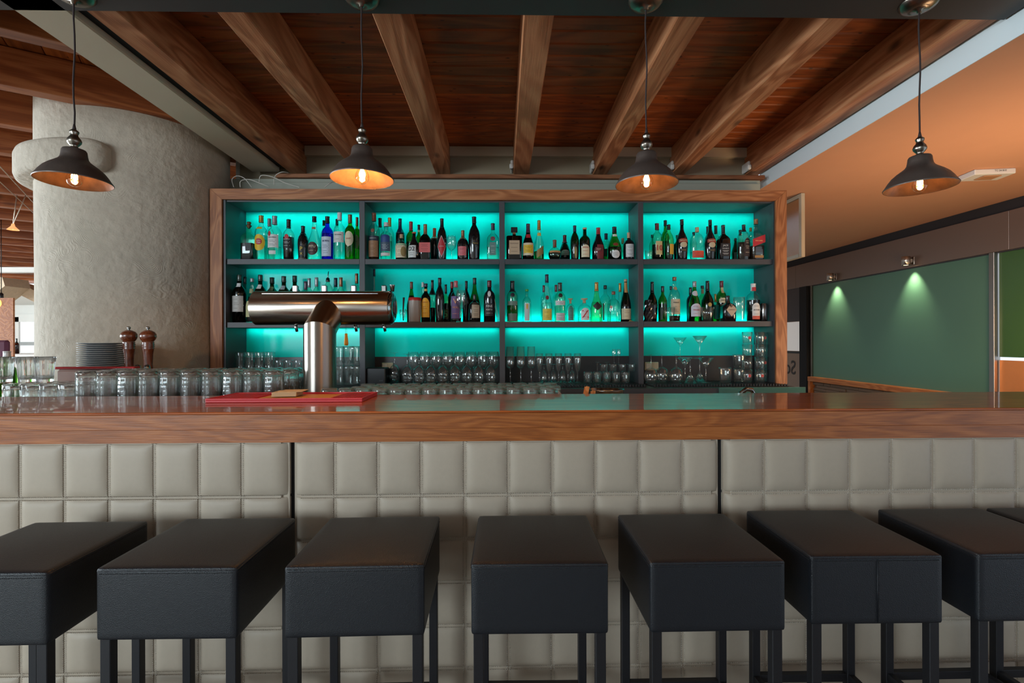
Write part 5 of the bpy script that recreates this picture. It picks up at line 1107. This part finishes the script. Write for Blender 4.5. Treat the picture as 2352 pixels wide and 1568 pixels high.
# ------------------------------------------------------------------ dining room background (left)
def PD(px, py, Y=11): return at(px, py, Y)
zb1 = at(60, 625, 8.0).z; struct(MB().box(-10.5, -2.0, 8.0, 8.12, zb1, zb1+.085, .005).build('beam_white', m_white))
zh = at(60, 652, 11.2).z; zlow = at(60, 674, 11.2).z
struct(MB().box(-16.9, -2.0, 11.2, 11.4, zh-.02, E+HD+.25).build('trim_6', w_joistL))
struct(MB().box(-16.9, -2.0, 11.1, 11.2, zh-.06, zh, .005).build('trim_7', m_white))
struct(MB().box(-16.9, -2.0, 11.2, 15, zlow, zlow+.05).build('ceiling_low', m_white))
def rib(name, pts, wd, dp, mat):
    b = MB(); n = len(pts); v = []
    for i, p in enumerate(pts):
        p = Vector(p); a = Vector(pts[max(0, i-1)]); c = Vector(pts[min(n-1, i+1)]); d_ = (c-a).normalized(); nn = Vector((-d_.z, 0, d_.x))*(wd[i] if isinstance(wd, list) else wd)/2
        for s1, s2 in ((-1, -1), (1, -1), (1, 1), (-1, 1)): v.append(p+nn*s1+Vector((0, dp/2*s2, 0)))
    f = [(i*4+k, i*4+(k+1) % 4, (i+1)*4+(k+1) % 4, (i+1)*4+k) for i in range(n-1) for k in range(4)]+[(3, 2, 1, 0), tuple((n-1)*4+k for k in range(4))]
    return struct(b.add(v, f).build(name, mat))
m_arch = plaster('arch_plaster', srgb(206, 184, 156), 2.0, .3)
rib('column_arch', [PD(-40, 676, 9.5), PD(-5, 664, 9.5), PD(18, 656, 9.5), PD(39, 650, 9.5)], [.50, .42, .30, .17], .5, m_arch)
rib('column_arch', [PD(34, 657, 9.9), PD(70, 668, 9.9), PD(100, 683, 9.9), PD(130, 700, 9.9)], .20, .35, m_arch)
struct(MB().box(PD(103, 760, 10.6).x, PD(125, 760, 10.6).x, 10.4, 10.8, 0, ZW(712, 10.6, 110), .02).build('column_post', m_white))
YW = 14.6
wz0, wz1 = PD(70, 812, YW).z, PD(70, 735, YW).z; wx0, wx1 = PD(42, 760, YW).x, PD(112, 760, YW).x
ww = MB(); ww.box(-17, wx0, YW, YW+.1, 0, 3); ww.box(wx1, -1.9, YW, YW+.1, 0, 3); ww.box(wx0, wx1, YW, YW+.1, wz1, 3); ww.box(wx0, wx1, YW, YW+.1, 0, wz0)
struct(ww.build('wall_dining', m_white))
wn = struct(MB().box(wx0, wx1, YW+.06, YW+.07, wz0, wz1).build('window_1', m_screen))
fr_ = MB(); e = .09
fr_.box(wx0-e, wx0+.05, YW-.04, YW, wz0-e, wz1+e); fr_.box(wx1-.05, wx1+e, YW-.04, YW, wz0-e, wz1+e); fr_.box(wx0-e, wx1+e, YW-.04, YW, wz1-.05, wz1+e*2); fr_.box(wx0-e, wx1+e, YW-.06, YW, wz0-e, wz0+.03)
fr_.build('window_frame', m_white, wn)
zm = PD(70, 789, YW-.04).z; MB().box(wx0, wx1, YW-.02, YW+.02, zm-.05, zm+.05).build('window_bar', pbr('grey_frame', srgb(150, 152, 150), .5), wn)
# cable lights: two level wires under the joists
m_wire = pbr('steel_wire', srgb(170, 150, 130), .4, metal=.6)
HZ = E+1.27
def wire(a, b, lb): tag(MB().tube([a, b], .004, 5).build('light_wire', m_wire), lb, 'wire', 'tension wires')
wire(atZ(-30, 350, HZ), atZ(135, 529, HZ), 'tension wire carrying the halogen spots, the higher one'); wire(atZ(-30, 390, HZ), atZ(135, 543, HZ), 'tension wire carrying the halogen spots, the lower one')
m_hal = emit('halogen', (1, .66, .32, 1), 14)
for i, (pa, pb, pl_) in enumerate((((39, 453), (60, 452), (30, 522)), ((103, 513), (116, 508), (104, 575)))):
    A_, B_ = atZ(pa[0], pa[1], HZ), atZ(pb[0], pb[1], HZ); Y = (A_.y+B_.y)/2; q = at(pl_[0], pl_[1], Y)
    t = thing('wire_spotlight', ['halogen spot on two rods, the one glaring nearer the frame edge', 'halogen spot on two rods, the one touching the column'][i], 'spotlight', q, 'halogen spots on wires')
    for P_ in (A_, B_): MB().tube([P_+Vector((0, 0, .02))-q, Vector((0, 0, .02))], .004, 5).build('rod', m_wire, t)
    MB().lathe([(.010, .03), (.014, .01), (.040, -.020), (.042, -.022)], 20).build('reflector', pbr('dichroic', srgb(220, 150, 100), .3, emis=(1, .5, .2, 1), est=.8), t); MB().lathe([(.0003, .004), (.010, 0), (.010, -.012), (.0003, -.016)], 12).build('capsule', m_hal, t)
for i, (px, py, ytop) in enumerate(((88, 706, 655), (3, 695, 655), (115, 687, 660))):
    Y = [6.6, 5.6, 6.2][i]; q = at(px, py, Y); zt_ = E+HD+.2
    t = thing('hanging_bulb', ['bare amber bulb on a black cord, in front of the bright window', 'bare amber bulb half cut by the frame edge', 'bare amber bulb half hidden by the column'][i], 'lamp', q, 'bare hanging bulbs')
    MB().lathe([(.0003, -.06), (.020, -.05), (.032, -.02), (.030, .01), (.018, .04), (.016, .05)], 18).build('bulb', pbr('amber_bulb', srgb(240, 150, 70), .2, emis=(1, .42, .12, 1), est=2.2), t)
    MB().lathe([(.018, .048), (.020, .055), (.018, .10), (.004, .112)], 14).build('socket', m_blackp, t); MB().tube([(0, 0, .11), (0, 0, zt_-q.z)], .004, 5).build('cord', m_blackp, t)
for i, (px, py, Y, w_) in enumerate(((15, 739, 7.2, .085), (12, 772, 8.0, .07), (96, 755, 10.3, .09))):
    q = at(px, py, Y); t = thing('wall_spot', ['brown cylindrical wall spot above the other one near the frame edge', 'white cylindrical wall spot below the brown one', 'grey cylindrical spot on the white post'][i], 'wall lamp', q, 'dining room wall spots')
    MB().lathe([(w_*.5, -.09), (w_*.55, -.085), (w_*.55, .085), (w_*.5, .09), (.0003, .09)], 18).build('housing', [pbr('brown_metal', srgb(90, 60, 52), .4, metal=.5), m_white, m_graph][i], t); MB().box(-.14, 0, -.012, .012, -.012, .012).build('arm', m_graph, t)
q = at(37, 812, 8.1); bt_ = bottle(38, 777, 9, 'wine', 'brown', 'gold', .6, 'dgreen', .3, [], 'tiny distant oil bottle seen against the dining room window', shelf=q.z, Y=8.1)
tag(MB().box(q.x-.5, q.x+.6, 7.95, 8.24, 0, q.z-.001, .01).build('sideboard', m_white), 'low white sideboard under the distant oil bottle', 'sideboard')
o = MB().box(at(-15, 800, 5.0).x, at(14, 800, 5.0).x, 5.0, 5.06, at(0, 812, 5.0).z-.3, at(0, 781, 5.0).z, .02).build('chair_back', pbr('plum_fabric', srgb(92, 44, 66), .8)); tag(o, 'plum coloured chair back at the frame edge', 'chair')
tag(MB().box(at(-60, 800, 5.45).x, at(3, 800, 5.45).x, 5.58, 5.6, 0, at(0, 672, 5.0).z).build('wooden_post', w_orange), 'warm lit wooden post at the very edge of the frame', 'post')

# ------------------------------------------------------------------ right side: fascia, green glass wall
XR = 4.18
def PX(px, py): return atX(px, py, XR)
def zr(ratio): return E+ratio*XR
zf1, zf0 = zr(.253), zr(.177)
ys = [1.0, PX(2260, 600).y-.0, PX(1868, 700).y, 7.9]
yA = PX(1868, 700).y; yB = PX(2260, 600).y; yC = PX(2282, 600).y
t = thing('wall_fascia', 'long brushed metal fascia above the green glass panels', 'fascia', (XR, 0, 0))
for a, b_ in ((-.5, 2.5), (2.503, yB-.25), (yB-.247, PX(1834, 650).y), (PX(1834, 650).y+.003, 8.2)):
    MB().box(-.04, .02, a, b_, zf0, zf1, .002).build('panel', m_fasc, t)
struct(MB().box(XR-.02, 4.2, -1, 8.2, zf1, E+1.15).build('trim_5', pbr('shade_band', srgb(38, 38, 42), .8)))  # dark colour holds the near-wall shade above the fascia
zgl = zr(-.115)
def gpanel(ya, yb, z0, mat, lb):
    t = thing('green_glass_panel', lb, 'glass panel', (XR, 0, 0), 'green glass wall panels')
    MB().box(-.010, .0, ya, yb, z0, zf0-.01, .001).build('pane', mat, t); MB().box(-.02, .012, ya, yb, zf0-.0095, zf0-.0005).build('top_track', m_graph, t)
gpanel(yC+.0, yA-.01, zgl, m_green, 'wide sea green glass panel lit by two wall spots')
gpanel(1.5, yB-.14, zr(-.034), m_green2, 'moss green glass panel cut off by the frame edge')
t = thing('metal_post', 'brushed metal post between the two green panels', 'post', (XR, 0, 0)); MB().box(-.045, .01, yB-.13, yC-.002, 0, zf0-.0005, .002).build('post_face', m_steelV, t)
t = thing('metal_post', 'slim metal post at the far end of the green panel', 'post', (XR, 0, 0)); MB().box(-.03, .01, yA-.009, yA+.05, 0, zf0-.0005, .002).build('post_face', m_steelV, t)
t = thing('wooden_rail', 'beech ledge and post framing the stone strip below the green panel', 'rail', (XR, 0, 0))
MB().box(-.09, .01, yB-.0, yA-.012, zgl-.06, zgl-.001, .003).build('ledge', w_orange, t); MB().box(-.085, .01, yA-.06, yA-.012, 0, zgl-.061, .003).build('upright', w_orange, t)
sw = struct(MB().box(XR-.02, XR+.01, yB, yA-.061, 0, zgl-.061).build('wall_stone', m_stone))
random.seed(3); z = zgl-.065
stm = {}
for r_ in range(14):
    h = .038; y = yB+.01+random.random()*.1
    while y < yA-.2:
        L_ = random.choice((.12, .18, .25)); 
        if L_ not in stm: stm[L_] = MB().box(-.012, .012, 0, L_-.004, 0, h-.004, .002).mesh('stone')
        inst('stone', stm[L_], m_stone, (XR-.032+random.uniform(-.008, .006), y, z-h), sw); y += L_
    z -= h
tag(MB().box(XR-.01, XR+.01, 1.5, yB-.14, 0, zr(-.040)-.001, .001).build('glow_panel', pbr('warm_glow_sheet', srgb(230, 150, 90), .35, metal=.5, var=.15)), 'panel in the colour of the warm glow under the moss green glass', 'panel')  # orange colour stands in for the glow of a warm-lit opening
lt = area('serving_hatch_light', (XR-.5, 3.3, E+.15), (XR, 3.6, E-.35), .5, .1, 4, (1, .52, .2))
for i, (px, py) in enumerate(((1925, 634), (2103, 597))):
    q = PX(px, py); t = thing('wall_spotlight', ['small steel wall spot over the green panel, further from us', 'small steel wall spot over the green panel, nearer the metal post'][i], 'wall lamp', (XR-.10, q.y, q.z-.01), 'wall spots over the green panel')
    MB().lathe([(.020, -.042), (.036, -.045), (.038, -.043), (.038, .040), (.036, .044), (.0003, .044)], 24).build('cylinder', m_steel, t)
    MB().lathe([(.0003, -.040), (.028, -.040)], 20).build('lens', emit('spot_lens', (1, .7, .38, 1), 8), t)
    MB().box(.036, .06, -.012, .012, -.02, .02, .003).build('arm', m_steel, t); MB().box(.050, .0595, -.04, .04, -.04, .04, .003).build('wall_plate', m_steel, t)
    l = bpy.data.lights.new('wall_spot_light', 'SPOT'); l.energy = 30; l.color = (1, .84, .52); l.spot_size = math.radians(76); l.spot_blend = .9; l.shadow_soft_size = .02
    lo = bpy.data.objects.new('wall_spot_light', l); C.objects.link(lo); lo.parent = t; lo.location = (0.02, 0, -.05); lo.rotation_euler = (0, math.radians(-9), 0)
# door at the far end
d1 = struct(MB().box(XR-.03, XR, yA+.22, 7.9, 0, zf0-.001, .002).build('door_1', pbr('door_frame_dark', srgb(66, 58, 60), .5)))
ya = PX(1845, 780).y
MB().box(XR-.034, XR-.031, ya, 7.8, PX(1845, 900).z-.5, PX(1845, 737).z).build('door_glass', pbr('door_glass', srgb(150, 126, 108), .15), d1)
MB().box(XR-.036, XR-.0345, ya+.01, ya+.75, PX(1845, 806).z, PX(1845, 738).z).build('window_view_pane', pbr('window_view_glow', srgb(205, 200, 194), .8, emis=(1, .96, .92, 1), est=.25), d1)  # window showing in the door glass, its daylight put in as glow
MB().box(XR-.036, XR-.0345, ya+.005, ya+.75, PX(1845, 812).z, PX(1845, 807).z).build('glazing_bar', m_blackp, d1)
b = MB(); put_text(b, 'Sc', .34, .20, lambda x, y: (XR-.038, PX(1822, 843).y+x, PX(1822, 843).z+y)); b.build('lettering', pbr('letter_dark', srgb(56, 50, 46), .6), d1)
tag(MB().box(XR-.06, XR-.002, yA+.055, yA+.215, 0, zf0-.001).build('dark_reveal', m_blackslot), 'dark recess between the door and the green panel', 'recess')
# framed pane hung beside the shelf
HX = 2.34;  y0 = atX(1845, 520, HX).y; z1 = E+1.148; z0 = atX(1830, 594, HX).z
t = thing('hanging_screen', 'pale framed pane hanging from the terracotta ceiling beside the shelf unit', 'screen', (HX, y0, 0))
b = MB(); b.box(-.015, .015, 0, .035, z0, z1, .003); b.box(-.015, .015, .035, .9, z0, z0+.03, .003); b.box(-.015, .015, .035, .9, z1-.03, z1, .003); b.build('frame', m_cream, t)
MB().box(-.004, .004, .036, .9, z0+.031, z1-.031).build('pane', pbr('bronze_pane', srgb(170, 120, 80), .2, spec=.6), t)
# ceiling box
q = atZ(2265, 402, E+1.13)
t = thing('ceiling_sensor', 'flat white box fixed under the terracotta ceiling', 'sensor', (q.x, q.y, E+1.149), rz=math.radians(-8))
MB().box(-.125, .125, -.075, .075, -.035, 0, .004).build('housing', m_white, t); MB().box(-.05, .06, -.05, .04, -.042, -.0355, .003).build('grille', pbr('tan_grille', srgb(180, 130, 90), .6), t)
b = MB(); put_text(b, 'TC 24 810', .10, .012, lambda x, y: (.03+x, -.0765, -.014+y)); b.build('lettering', papermat((90, 90, 90)), t)
